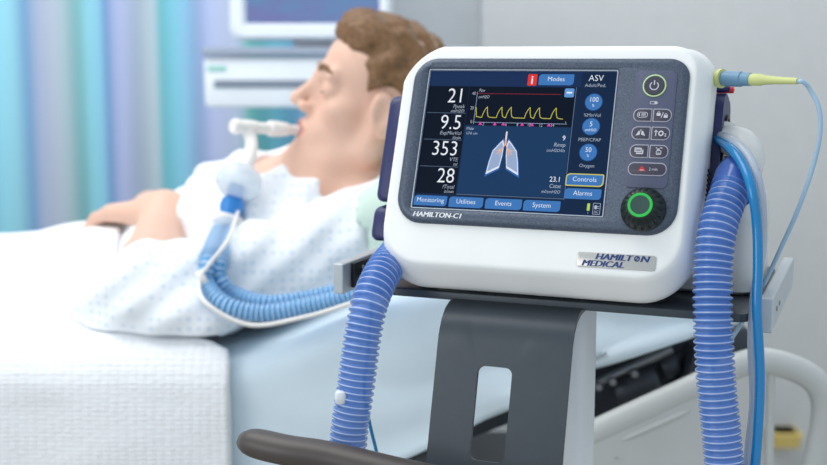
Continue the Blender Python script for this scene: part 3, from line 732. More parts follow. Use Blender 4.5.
# ================================================================== trolley
ZS = D(0, -130, -27).z - .005            # top of the shelf
def trolley():
    t = thing('ventilator_trolley', 'trolley with charcoal slotted bracket, dark handle and white column carrying the ventilator', 'trolley', S(.02, .07, 0))
    s0, _ = onS(372, 289, .0); s1, _ = onS(753, 310, .02)
    fr = lambda a, b_, c: S(a, b_, c)
    pts = rrect(s0, s1, -.012, .235, .012, 4)
    v, f = slab(pts, fr, ZS - .007, ZS, .0015); link('shelf', v, f, M['charcoal'], t)
    # accessory rails either side
    for (px, py), s_in in (((766, 316), -1), ((338, 279), 1)):
        s, z = onS(px, py, .0)
        v, f = obox(S(s, .11, z), rx, Z, bk, .0105, .029, .22, .0012); rl = link('accessory_rail', v, f, M['alu'], t, smooth=False)
        if s_in == 1:
            v, f = obox(S(s + .0075, .055, z + .001), rx, Z, bk, .005, .024, .075, .001); link('rail_shade_strip', v, f, M['black'], rl)  # black strip stands in for the shade on the rail's inner face
            v, f = obox(S((s + s0) / 2 + .01, .12, ZS - .0045), rx, Z, bk, abs(s0 - s) + .03, .007, .14, .001); link('rail_arm', v, f, M['charcoal'], t)
        else:
            v, f = obox(S((s + s1) / 2 - .006, .14, ZS - .0045), rx, Z, bk, abs(s - s1) + .02, .007, .14, .001); link('rail_arm', v, f, M['charcoal'], t)
        for d, dz in ((.035, .006), (.06, .006)):
            v, f = lathe(S(s + (.0102 if s_in == 1 else .0054), d, z + (dz if s_in == 1 else 0)), rx, [(0, 0), (.0024, 0), (.0022, .0008), (0, .0004)], 14); link('screw', v, f, M['steel'], rl)
    # slotted bracket: profile bends over the shelf front and runs down to the handle
    prof = [(.06, -.007), (.02, -.007), (-.012, -.0075), (-.026, -.010), (-.036, -.016), (-.044, -.026), (-.049, -.04), (-.056, -.065), (-.066, -.10), (-.073, -.125), (-.079, -.145), (-.085, -.158), (-.095, -.166), (-.108, -.170)]
    P = catmull([(p[0], p[1], 0) for p in prof], .004)
    sl, _ = onS(440, 306, -.045); sr, _ = onS(570, 345, -.055)
    hw = (sr - sl) / 2; sc_ = (sr + sl) / 2
    zt = onS(490, 371, -.068)[1] - ZS; zb = onS(490, 463, -.078)[1] - ZS
    cum = [0]
    for i in range(1, len(P)): cum.append(cum[-1] + (P[i] - P[i - 1]).length)
    def vat(z): return next(c for c, p in zip(cum, P) if p.y <= z and c > .08)
    def pro(v_, side):
        i = max(0, min(len(P) - 2, next((k for k in range(len(cum) - 1) if cum[k + 1] >= v_), len(P) - 2)))
        q = P[i].lerp(P[i + 1], (v_ - cum[i]) / (cum[i + 1] - cum[i]))
        tt = (P[min(i + 2, len(P) - 1)] - P[max(i - 1, 0)]).normalized(); return q.x + tt.y * .0022 * side, q.y - tt.x * .0022 * side
    def ring2(x0, x1, y0, y1, r, kc=6, ks=24):
        out = []; cs = [(x1 - r, y1 - r, 0), (x0 + r, y1 - r, 90), (x0 + r, y0 + r, 180), (x1 - r, y0 + r, 270)]
        for c in range(4):
            cx, cy, a0 = cs[c]; nx, ny, a1 = cs[(c + 1) % 4]
            arc_ = [(cx + r * math.cos(R(a0 + 90 * k / kc)), cy + r * math.sin(R(a0 + 90 * k / kc))) for k in range(kc + 1)]
            nxt = (nx + r * math.cos(R(a1)), ny + r * math.sin(R(a1))); out += arc_
            out += [(arc_[-1][0] + (nxt[0] - arc_[-1][0]) * k / ks, arc_[-1][1] + (nxt[1] - arc_[-1][1]) * k / ks) for k in range(1, ks)]
        return out
    outer = ring2(-hw, hw, 0, cum[-1], .001); sw = .0145
    inner = ring2(-sw - .0065, sw - .0045, vat(zt), vat(zb), .006); N_ = len(outer); K_ = 14; V = []; Fc = []
    for side in (1, -1):
        for k in range(K_ + 1):
            for (a, b_), (c, d) in zip(inner, outer):
                u_ = a + (c - a) * k / K_; v_ = b_ + (d - b_) * k / K_; pd, pz = pro(v_, side)
                fl = 1 + .10 * max(0, (-.13 - pz) / .04) ** 2
                V.append(S(sc_ + u_ * fl, pd, ZS + pz))
    off = (K_ + 1) * N_
    for k in range(K_):
        for j in range(N_):
            j2 = (j + 1) % N_; q = [k * N_ + j, k * N_ + j2, (k + 1) * N_ + j2, (k + 1) * N_ + j]; Fc.append(q); Fc.append([i + off for i in q[::-1]])
    for j in range(N_):
        j2 = (j + 1) % N_; Fc.append([j, j2, j2 + off, j + off]); b0 = K_ * N_; Fc.append([b0 + j, b0 + j2, b0 + j2 + off, b0 + j + off])
    link('slotted_bracket', V, Fc, M['charcoal'], t, angle=50)
    # handle bar
    hz = ZS - .172
    pc = S(sc_ + .0, -.108, hz)
    e1 = at(243, 440, .985); c1 = at(330, 457, .955)
    pth = catmull([e1, e1.lerp(c1, .5) + Vector((0, -.004, 0)), c1, at(420, 478, .93), at(500, 490, .925), at(600, 500, .91)], .006)
    n = len(pth); rad = [.0155] * n
    for i, r in enumerate((.0095, .0132, .0148, .0153)): rad[i] = r; 
    v, f = sweep(pth, rad, 24, flat=.8, fixed=Z); link('handle_bar', v, f, M['handle'], t, angle=180)
    # white column
    cr_, _ = onS(593, 380, .05); 
    rings = [[S(p[0], p[1], z) for p in rrect(cr_ - .052, cr_, .0, .075, .018, 6)] for z in (.06, ZS - .0075)]
    v, f = loft(rings); link('column', v, f, M['column'], t)
    v, f = slab(rrect(-.25, .25, -.2, .3, .06, 6), lambda a, b_, c: S(cr_ - .04 + a, b_, c), .03, .065, .01); link('base', M and v, f, M['charcoal'], t)
    for a, b_ in ((-.21, -.16), (.21, -.16), (-.21, .26), (.21, .26)):
        v, f = lathe(S(cr_ - .04 + a, b_, .03), rx, [(0, -.012), (.026, -.012), (.03, -.006), (.03, .006), (.026, .012), (0, .012)], 20); link('caster', v, f, M['black'], t)
trolley()

# ================================================================== ventilator
DX0, DX1, DY0, DY1 = -85.5, 85.5, -64, 64
def ventilator():
    t = thing('ventilator', 'white portable ventilator with dark bezel and lit touchscreen on the trolley', 'ventilator', S(.02, .06, ZS))
    def ring(e, z, dy=0., x0=-110, x1=151, y0=-113, y1=86.5, rr=(22, 31, 36, 34), ch=(.0, .45, 0, 0)):
        return [D(p[0], p[1] + dy, z) for p in rrect(x0 - e, x1 + e, y0 - e, y1 + e, [r + e for r in rr], 10, ch)]
    def back(d): return d * math.tan(TILT)
    # front shell
    rr2 = (30, 34, 36, 34)
    rs = [ring(-3, .5), ring(-.5, .2), ring(1.5, -1), ring(4, -6, y0=-114), ring(7.5, -16, y0=-117), ring(9.3, -22, y0=-119), ring(10, -27, y0=-120)]
    for d in (32, 40, 52, 60, 62): rs.append(ring(10 - (2 if d == 62 else 0), -d, back(d - 27), y0=-120))
    v, f = loft(rs); link('front_shell', v, f, M['shell'], t, angle=60)
    # rear housing
    rs = [[D(p[0], p[1] + back(d - 27), -d) for p in rrect(-112 - e, 155 + e, -120 - e, 70 + e, [24 + e] * 4, 8)] for d, e in ((60, 0), (70, 0), (175, -4), (186, -8), (190, -16))]
    v, f = loft(rs); link('rear_housing', v, f, M['navy'], t)
    # navy side cover standing out at the left, in two pieces with a seam
    for y0_, y1_ in ((-40, 66), (-78, -44)):
        mb = MB(); rs = [[D(p[0], p[1] + back(d - 27) - 18, -d) for p in rrect(-148 + e, -118, y0_ + e, y1_ - e, [8] * 4, 5)] for d, e in ((52, 5), (54, 2), (58, 0), (112, 0), (120, 6))]
        v, f = loft(rs); mb.add(v, f); mb.build('side_cover', M['navy'], t)
    v, f = obox(D(-132, -42 + back(58) - 18, -85), rx, uy, nz, .028, .005, .05); link('side_strap', v, f, M['grey_plastic'], t)
    # white lower rear casing on the right
    s_r, zb = onS(759, 300, .10); s_l, _ = onS(720, 300, .10); ztop = onS(745, 185, .10)[1]
    rings = [[S(p[0], p[1], z) for p in rrect(s_l - .05 + e, s_r - e, .062 + e, .185 - e, .016, 6)] for z, e in ((ZS + .001, .004), (ZS + .004, 0), (ztop - .03, 0), (ztop - .012, .003), (ztop - .003, .010), (ztop, .02))]
    v, f = loft(rings); link('rear_casing', v, f, M['elbow'], t)
    # connector bay, side face with dark recess and vent slots
    mb = MB()
    rs = [[D(x, p[1], p[0]) for p in rrect(-112, -62, -36, 74, (20, 10, 8, 8), 6)] for x in (150, 166, 168)]
    v, f = loft(rs); mb.add(v, f); mb.build('connector_bay', M['navy'], t)
    v, f = lathe(D(167, 44, -92), rx, [(.012, 0), (.014, 0), (.014, .003), (.010, .003), (.010, .0005), (0, .0005)], 24); link('port', v, f, M['black'], t)
    v, f = lathe(D(167, 8, -92), rx, [(.020, 0), (.022, 0), (.022, .003), (.016, .003), (.015, .0005), (0, .0005)], 24); link('port', v, f, M['black'], t)
    mb = MB()
    for i in range(14):
        v, f = obox(D(161.6, -14 - i * 4.4 + 8, -54 - .0), rx, uy, nz, .0016, .0022, .010, .0003); mb.add(v, f)
    mb.build('air_vent', M['vent'], t)
    # bezel
    O = (-101, 147, -78, 76); rO = (17, 22, 24, 24)
    o_ = lambda e: rrect(O[0] + e, O[1] - e, O[2] + e, O[3] - e, [r - e * .6 for r in rO], 8)
    i_ = lambda e: rrect(DX0 - e, DX1 + e, DY0 - e, DY1 + e, .8 + e * .5, 8)
    rs = [[D(*p, 1.0) for p in o_(0)], [D(*p, 3.2) for p in o_(.5)], [D(*p, 5.0) for p in o_(3)], [D(*p, 5.4) for p in o_(6)], [D(*p, 4.6) for p in i_(2.6)], [D(*p, 3.6) for p in i_(1.2)], [D(*p, 1.6) for p in i_(.9)]]
    v, f = loft(rs, False, False); bz = link('bezel', v, f, M['bezel'], t, angle=60)
    rs = [[D(*p, 1.2) for p in i_(1.1)], [D(*p, 3.9) for p in i_(1.1)], [D(*p, 3.9) for p in i_(.2)], [D(*p, .4) for p in i_(0)]]
    v, f = loft(rs, False, False); link('screen_edge', v, f, M['trim_light'], bz)
    mb = MB(); fit(mb, 'HAMILTON-C1', -82.5, -37.5, -72.8, 4.3, 5.6, .022, .2); lab(mb.build('model_lettering', M['print'], bz, smooth=False), 'white lettering')
    # -------------------------------------------------- display
    ds = MB()
    def rect(mb, x0, x1, y0, y1, z, m=0, r=.4):
        q = rrect(x0, x1, y0, y1, r, 3); mb.add([D(*p, z) for p in q], [list(range(len(q)))], m)
    scr = [glow('screen_base', (18, 38, 68)), glow('screen_bar', (24, 46, 84)), glow('screen_black', (5, 14, 30)), glow('screen_lung_panel', (24, 56, 94)), glow('screen_line', (92, 112, 138))]
    v, f = slab(rrect(DX0 - .3, DX1 + .3, DY0 - .3, DY1 + .3, .8, 3), D, .6, 1.6); ds.add(v, f, 0)
    rect(ds, DX0, 55, 50, 64, 1.70, 1); rect(ds, -85.3, -47, -50.5, 49.5, 1.71, 2); rect(ds, -46.5, 50.5, 13.8, 49.5, 1.72, 2); rect(ds, -46, 50, -49.5, 13, 1.73, 3, 1)
    for y in (24.4, -.6, -25.6): rect(ds, -84, -47.5, y - .22, y + .22, 1.80, 4, .1)
    for a in ((50.6, 51.2, -51, 49.6), (-46, 50.8, -50.6, -50), ): rect(ds, *a, 1.80, 4, .1)
    d = ds.build('display', scr, t, smooth=False)
    W = glow('screen_white', (232, 238, 246)); G = glow('screen_grey_text', (170, 182, 200)); BL = glow('screen_button_blue', (62, 118, 184)); BT = glow('screen_button_text', (226, 236, 248))
    YE = glow('screen_yellow', (202, 196, 92)); RD = glow('screen_red', (222, 52, 50)); DR = glow('screen_dark_red', (136, 40, 56)); MG = glow('screen_magenta', (226, 64, 180)); LG = glow('screen_lung', (150, 170, 204)); LE = glow('screen_lung_edge', (226, 232, 240)); BE = glow('screen_lung_glow', (52, 104, 176)); OR = glow('screen_bronchi', (226, 178, 150)); GR = glow('screen_green', (176, 214, 92)); DB = glow('screen_button_dim', (44, 92, 152))
    zt = 2.0
    def readout(val, l1, l2, y):
        mb = MB(); text(mb, val, 19.4, -49.5, y, zt, .88, 'RIGHT', 0, -.008); text(mb, l1, 4.9, -49, y - 5.2, zt, .95, 'RIGHT', 1, -.006, .2); text(mb, l2, 4.1, -49, y - 9.2, zt, .95, 'RIGHT', 1, 0, .25)
        mb.build('readout', [W, G], d, smooth=False)
    readout('21', 'Ppeak', 'cmH2O', 34.2); readout('9.5', 'ExpMinVol', 'l/min', 9.2); readout('353', 'VTE', 'ml', -15.2); readout('28', 'fTotal', 'b/min', -40.3)
    def button(x0, x1, y0, y1, s, sel=False, size=5.9):
        mb = MB(); q = rrect(x0, x1, y0, y1, (.8, 3.2, .8, 3.2), 4)
        if sel:
            q2 = rrect(x0 - 1, x1 + 1, y0 - 1, y1 + 1, (1.4, 3.8, 1.4, 3.8), 4); mb.add([D(*p, 1.9) for p in q2], [list(range(len(q2)))], 2)
        v, f = slab(q, D, 1.85, 2.1, .0); mb.add(v, f, 0)
        q3 = rrect(x0 + .5, x1 - .5, y0 + .4, y0 + (y1 - y0) * .5, (.3, .3, 3, 3), 3); 
        text(mb, s, size, (x0 + x1) / 2, (y0 + y1) / 2 - size * .24, 2.3, .98, 'CENTER', 1, -.006)
        mb.build('touch_button', [BL, BT, YE], d, smooth=False)
    button(16.5, 48, 51.5, 61.5, 'Modes'); button(-85, -54, -61.8, -52.6, 'Monitoring'); button(-52, -20.5, -62, -52.6, 'Utilities'); button(-18.5, 14.5, -62, -52.6, 'Events'); button(16, 48.5, -62, -52.6, 'System')
    button(51.5, 82.5, -37.6, -28.4, 'Controls', True); button(51, 82.5, -49.8, -40.6, 'Alarms')
    mb = MB(); rect(mb, 6.5, 14.8, 50.8, 61.5, 2.0, 0, 1); text(mb, 'i', 11, 10.6, 52.4, 2.2, 1.1, 'CENTER', 1, .012); mb.build('alert_icon', [RD, W], d, smooth=False)
    for y, s, u_, l in ((36.5, '100', '%', '%MinVol'), (14.5, '5', 'cmH2O', 'PEEP/CPAP'), (-8.5, '50', '%', 'Oxygen')):
        mb = MB(); n = 32; x = 67.5
        mb.add([D(x + 7.8 * math.cos(2 * math.pi * k / n), y + 7.8 * math.sin(2 * math.pi * k / n), 1.9) for k in range(n)], [list(range(n))], 2)
        mb.add([D(x + 7.1 * math.cos(2 * math.pi * k / n), y + 7.1 * math.sin(2 * math.pi * k / n), 2.0) for k in range(n)], [list(range(n))], 0)
        text(mb, s, 6.2, x, y + .2, 2.2, .9, 'CENTER', 1, -.004); text(mb, u_, 3.4, x, y - 4.2, 2.2, .9, 'CENTER', 1); text(mb, l, 4.3, x, y - 13.2, 2.0, .98, 'CENTER', 3, -.006)
        mb.build('setting_dial', [BL, BT, DB, G], d, smooth=False)
    mb = MB(); text(mb, 'ASV', 8.0, 67.5, 55.6, 2.0, .95, 'CENTER', 0, -.008); text(mb, 'Adult/Ped.', 4.4, 67.5, 50.2, 2.0, 1, 'CENTER', 1, -.004); mb.build('mode_text', [W, G], d, smooth=False)
    # pressure curve
    mb = MB()
    def line(pts, wd, m, z=2.0):
        for a, b_ in zip(pts, pts[1:]):
            a, b_ = Vector(a), Vector(b_); q = (b_ - a).normalized(); n = Vector((-q.y, q.x)) * wd / 2; a2, b2 = a - q * wd * .3, b_ + q * wd * .3
            mb.add([D(p.x, p.y, z) for p in (a2 - n, b2 - n, b2 + n, a2 + n)], [[0, 1, 2, 3]], m)
    line([(-38.6, 44.5), (-38.6, 14.5)], .4, 1); line([(-39, 16.2), (46, 16.2)], .4, 1); line([(-38, 43), (38, 43)], .5, 2)
    w_ = [(-38, 30), (-36.8, 21.4), (-33, 20.9)]
    for x in (-27.5, -14, -5.5, 11.7, 20.2, 35.2):
        w_ += [(x - 4.2, 20.8), (x - 3.2, 25), (x - 1.6, 28.6), (x, 30.6), (x + .6, 25), (x + 1.6, 21.8), (x + 3.6, 20.9)]
    w_ = sorted(set(w_), key=lambda p: p[0]) + [(42, 20.6)]; line(w_, .6, 0)
    for x in (-32.2, -18.8, -11, 6.3, 15.3, 30.4): mb.add([D(x - 1.8, 13.8, 2.1), D(x + 1.8, 13.8, 2.1), D(x, 16.6, 2.1)], [[0, 1, 2]], 3)
    for i, s in enumerate(('2', '4', '6', '8', '10', '12', '14')): text(mb, s, 4.2, -29.5 + i * 10.5, 10.4 + 3, 2.0, .8, 'CENTER', 4)
    for s, y in (('40', 41.6), ('20', 28), ('0', 15.2)): text(mb, s, 4.2, -40, y, 2.0, .8, 'RIGHT', 4)
    text(mb, 'Paw', 4.2, -37.4, 44.6, 2.0, .8, 'LEFT', 4, 0, .2); text(mb, 'cmH2O', 4, -37.4, 38.6, 2.0, .8, 'LEFT', 4, 0, .2); text(mb, 's', 3.4, 45, 16.8, 2.0, .8, 'CENTER', 4)
    mb.build('pressure_curve', [YE, LG, DR, MG, G], d, smooth=False)
    mb = MB(); rect(mb, 41, 49.5, 40.5, 48.6, 2.0, 0, 1.2); rect(mb, 42.8, 47.8, 43.9, 45.4, 2.2, 1, .2); mb.build('freeze_icon', [glow('screen_icon_blue', (96, 150, 212)), BT], d, smooth=False)
    # lungs
    mb = MB()
    lobe = [(-9.4, .0), (-12, -2.8), (-17.4, -9.5), (-19.6, -19), (-21.2, -30.5), (-10.2, -24.5), (-8.6, -14), (-8.2, -4)]
    for sg in (1, -1):
        P = [((p[0] + 6.7) * sg - 6.7 + (0 if sg == 1 else 0), p[1]) for p in lobe]
        c = Vector((sum(p[0] for p in P) / 8, sum(p[1] for p in P) / 8))
        for sc_, m, z in ((1.17, 2, 1.86), (1.04, 1, 1.94), (.90, 0, 2.02)): mb.add([D(c.x + (p[0] - c.x) * sc_, c.y + (p[1] - c.y) * sc_, z) for p in P], [list(range(8))], m)
        def L2(pts, wd): line([((p[0] + 6.7) * sg - 6.7, p[1]) for p in pts], wd, 3, 2.2)
        L2([(-6.7, -3), (-9, -7.5), (-13, -9.5)], .9); L2([(-9, -7.5), (-13.5, -12.5)], .8); L2([(-10, -8.2), (-11, -14)], .7); L2([(-13, -9.5), (-15.5, -9)], .6)
    line([(-6.7, 7.5), (-6.7, -4)], 1.7, 3, 2.2); line([(-6.7, 8), (-6.7, 1)], .7, 1, 2.3)
    mb.build('lung_icon', [LG, LE, BE, OR], d, smooth=False)
    mb = MB()
    text(mb, 'Male', 3.8, -44.5, 9.0, 2.0, .95, 'LEFT', 1); text(mb, '174 cm', 3.8, -44.5, 4.6, 2.0, .95, 'LEFT', 1)
    mb.build('patient_text', [W, G], d, smooth=False); mb = MB()
    text(mb, '9', 6.4, 46.5, 1.4, 2.0, .92, 'RIGHT', 0, 0); text(mb, 'Rinsp', 5, 47, -4.2, 2.0, .95, 'RIGHT', 1, 0, .15); text(mb, 'cmH2O/l/s', 4, 47, -9, 2.0, .92, 'RIGHT', 1, 0, .15)
    mb.build('resistance_text', [W, G], d, smooth=False); mb = MB()
    text(mb, '23.1', 6.4, 46.5, -35.5, 2.0, .92, 'RIGHT', 0, 0); text(mb, 'Cstat', 5, 47, -41, 2.0, .95, 'RIGHT', 1, 0, .15); text(mb, 'ml/cmH2O', 4, 47, -45.8, 2.0, .92, 'RIGHT', 1, 0, .15)
    mb.build('compliance_text', [W, G], d, smooth=False)
    mb = MB(); rect(mb, 71.6, 74.0, -59.5, -53.2, 2.0, 0, .3); rect(mb, 76.6, 83, -62.5, -52.6, 1.9, 1, .5); rect(mb, 77, 82.6, -62.1, -53, 1.95, 2, .4)
    text(mb, 'AC', 3.4, 79.8, -61.4, 2.1, .9, 'CENTER', 3); rect(mb, 77.8, 80.2, -58, -54.6, 2.1, 3, .8); rect(mb, 80.2, 82.2, -57.4, -56.9, 2.1, 3, .1); rect(mb, 80.2, 82.2, -55.8, -55.3, 2.1, 3, .1)
    text(mb, '1', 3, 72.8, -62.6, 2.0, .8, 'CENTER', 3); mb.build('power_icon', [GR, G, scr[0], G], d, smooth=False)
    # -------------------------------------------------- keypad
    kp = rrect(101.5, 137.5, -39, 64, (6, 6, 5, 5), 5)
    v, f = slab([(p[0] + (-.0), p[1]) for p in kp], D, 4.4, 6.0, .5); pan = link('keypad', v, f, M['panel'], t)
    def pill(x0, x1, y0, y1, ri, icon):
        mb = MB(); q = rrect(x0, x1, y0, y1, ri, 6); v, f = slab(q, D, 5.8, 6.5, .25); mb.add(v, f, 1)
        q = rrect(x0 + .8, x1 - .8, y0 + .8, y1 - .8, [max(.3, r - .8) for r in ri], 6); v, f = slab(q, D, 6.2, 6.9, .2); mb.add(v, f, 0)
        icon(mb, (x0 + x1) / 2, (y0 + y1) / 2, 7.1); mb.build('key', [M['key'], M['keyrim'], M['icon'], M['red']], pan)
    def rc(mb, x, y, wd, h, z, m=2, r=.3):
        q = rrect(x - wd / 2, x + wd / 2, y - h / 2, y + h / 2, r, 2); mb.add([D(*p, z) for p in q], [list(range(len(q)))], m)
    def ic_print(mb, x, y, z): rc(mb, x, y, 9, 5, z, 2, 2); rc(mb, x, y, 8, 4, z + .1, 0, 1.6); rc(mb, x + 1, y, 4, .7, z + .2); rc(mb, x + 1, y + 1.2, 4, .5, z + .2); rc(mb, x + 1, y - 1.2, 4, .5, z + .2); rc(mb, x - 2.6, y, 1, 2.6, z + .2)
    def ic_lock(mb, x, y, z):
        for dx, dy in ((-3, .6), (3, -1)): rc(mb, x + dx, y + dy, 3.4, 2.6, z); rc(mb, x + dx, y + dy + 1.8, 2.2, 1.6, z, 2, .7); rc(mb, x + dx, y + dy + 1.6, 1.1, 1, z + .1, 0, .3)
        mb.add([D(x - 1.1, y - 2.4, z), D(x - .4, y - 2.4, z), D(x + 1.1, y + 2.4, z), D(x + .4, y + 2.4, z)], [[0, 1, 2, 3]], 2)
    def ic_lungs(mb, x, y, z):
        for s_ in (-1, 1): mb.add([D(x + s_ * .5, y + 1, z), D(x + s_ * 1.6, y + 2, z), D(x + s_ * 4, y - 2.6, z), D(x + s_ * .6, y - 1.6, z)], [[0, 1, 2, 3]], 2)
        rc(mb, x, y + 2.2, .7, 2, z)
    def ic_o2(mb, x, y, z):
        rc(mb, x - 3.8, y - .3, .8, 4.4, z); mb.add([D(x - 5.4, y + 1.0, z), D(x - 2.2, y + 1.0, z), D(x - 3.8, y + 3, z)], [[0, 1, 2]], 2)
        text(mb, 'O', 6.2, x + .4, y - 2.2, z, .9, 'CENTER', 2, .05); text(mb, '2', 3.6, x + 4.2, y - 2.6, z, .9, 'CENTER', 2, .03)
    def ic_stack(mb, x, y, z): rc(mb, x + .8, y - .8, 6, 4, z); rc(mb, x - .4, y + .6, 6.4, 4.2, z + .1, 0); rc(mb, x - .6, y + .8, 6, 3.8, z + .2); rc(mb, x - .6, y + 1.4, 4.6, .5, z + .3, 0); rc(mb, x - .6, y + .2, 4.6, .5, z + .3, 0)
    def ic_neb(mb, x, y, z):
        rc(mb, x, y - 1, 4.4, 4, z, 2, 1); rc(mb, x, y - 1, 3.2, 2.8, z + .1, 0, .7); rc(mb, x - .4, y + 1.6, 2, 1.6, z); rc(mb, x + 1.8, y + 3, 2.2, .8, z); rc(mb, x - 2, y + 3, 1.2, .8, z); rc(mb, x, y - 1.6, 2.2, .8, z + .2)
    def ic_mute(mb, x, y, z):
        mb.add([D(x - 7.5, y - 2, z), D(x - .8, y - 2, z), D(x - 4.2, y + 2.4, z)], [[0, 1, 2]], 3); rc(mb, x - 4.2, y - 1.2, 3.4, .6, z + .1); text(mb, '2 min', 3.6, x + 5.2, y - 1.3, z, .9, 'CENTER', 2)
    L_, R_ = (.6, 5.2, 5.2, .6), (5.2, .6, .6, 5.2)
    for y, i1, i2, sh in ((24.2, ic_print, ic_lock, 0), (8.4, ic_lungs, ic_o2, 0), (-7.4, ic_stack, ic_neb, 0)):
        pill(103.6, 119.3, y - 5.8, y + 5.8, L_, i1); pill(120.1, 135.8, y - 5.8, y + 5.8, R_, i2)
    pill(103.6, 135.8, -28.4, -17, (5.2,) * 4, ic_mute)
    mb = MB()
    v, f = lathe(D(119, 50.3, 5.6), nz, [(.0099, 0), (.0099, .0010), (.0090, .0013), (.0086, .0008)], 36, False); mb.add(v, f, 1)
    v, f = lathe(D(119, 50.3, 5.6), nz, [(0, .0008), (.0086, .0008), (.0080, .0016), (0, .0017)], 36); mb.add(v, f, 0)
    def arc(x, y, r, a0, a1, wd, z, m):
        n = 18
        for i in range(n):
            a, b_ = R(a0 + (a1 - a0) * i / n), R(a0 + (a1 - a0) * (i + 1) / n)
            mb.add([D(x + q * math.cos(c), y + q * math.sin(c), z) for q, c in ((r - wd / 2, a), (r + wd / 2, a), (r + wd / 2, b_), (r - wd / 2, b_))], [[0, 1, 2, 3]], m)
    arc(119, 49.8, 3.5, 125, 415, .9, 7.6, 2); rc(mb, 119, 52.6, .95, 4.2, 7.6)
    lab(mb.build('power_button', [M['key'], mat('lamp_ring', (196, 226, 168), .4), M['icon']], pan), 'round power button with pale green ring')
    mb = MB(); rc(mb, 119.6, 35.2, 6, 2.6, 6.2, 2, .5); rc(mb, 119.2, 35.2, 4.4, 1.6, 6.3, 0, .3); rc(mb, 121, 35.2, 1.2, 1.6, 6.35, 2, .2); rc(mb, 123, 35.2, .6, 1.2, 6.2, 2, .2); mb.build('battery_symbol', [M['panel'], M['panel'], M['icon']], pan)
    # -------------------------------------------------- knob
    kc = D(119.8, -57.3, 4.6); seg = 72; rings = []
    for r, h in ((18.4, 0), (18.8, 1.5), (18.4, 4), (17.6, 5.5), (16.6, 9.5), (14.0, 14), (11.4, 16.4), (10.2, 16.8)):
        rg = []
        for k in range(seg):
            a = 2 * math.pi * k / seg; g_ = (.92 + .08 * (1 if (k % 4) < 3 else 0)) if 5 <= h <= 15 else 1
            rg.append(kc + (rx * math.cos(a) + uy * math.sin(a)) * r * g_ * .001 + nz * h * .001)
        rings.append(rg)
    v, f = loft(rings); kn = link('control_knob', v, f, M['knob'], t, angle=35)
    v, f = lathe(kc + nz * .0164, nz, [(.0102, 0), (.0101, .0010), (.0092, .0014), (.0080, .0009)], 48, False); lab(link('light_ring', v, f, glow('knob_lamp_green', (58, 196, 88)), kn), 'glowing green ring')
    v, f = lathe(kc + nz * .0166, nz, [(0, .0004), (.0081, .0006), (.0076, .0002), (.0066, .0000), (0, -.0004)], 48); link('knob_cap', v, f, mat('knob_cap', (52, 78, 74), .35), kn)
    # -------------------------------------------------- brand plate
    q = rrect(67.5, 133.5, -107.6, -94.6, 2.6, 5)
    v, f = slab(q, D, .2, 1.6, .6); bpn = link('brand_plate', v, f, M['silver'], t)
    mb = MB(); fit(mb, 'HAMILT', 83.5, 114.6, -100.5, 5.0, 1.75, .035, .25); fit(mb, 'N', 121, 128.4, -100.5, 5.0, 1.75, .035, .25); fit(mb, 'MEDICAL', 72.5, 107.5, -106.6, 5.0, 1.75, .035, .25)
    arc(117.8, -98.1, 1.9, 0, 360, 1.1, 1.8, 0); mb.add([D(115.8, -99.9, 1.8), D(116.6, -100.3, 1.8), D(119.8, -96.3, 1.8), D(119, -95.9, 1.8)], [[0, 1, 2, 3]], 0)
    mb.build('brand_lettering', M['logo'], bpn, smooth=False)
    # rubber feet
    for x, d in ((-.09, .02), (.13, .02), (-.09, .16), (.13, .16)):
        v, f = lathe(S(x, d, ZS + .0004), Z, [(0, 0), (.009, 0), (.009, .012), (0, .012)], 16); link('rubber_foot', v, f, M['black'], t)
ventilator()

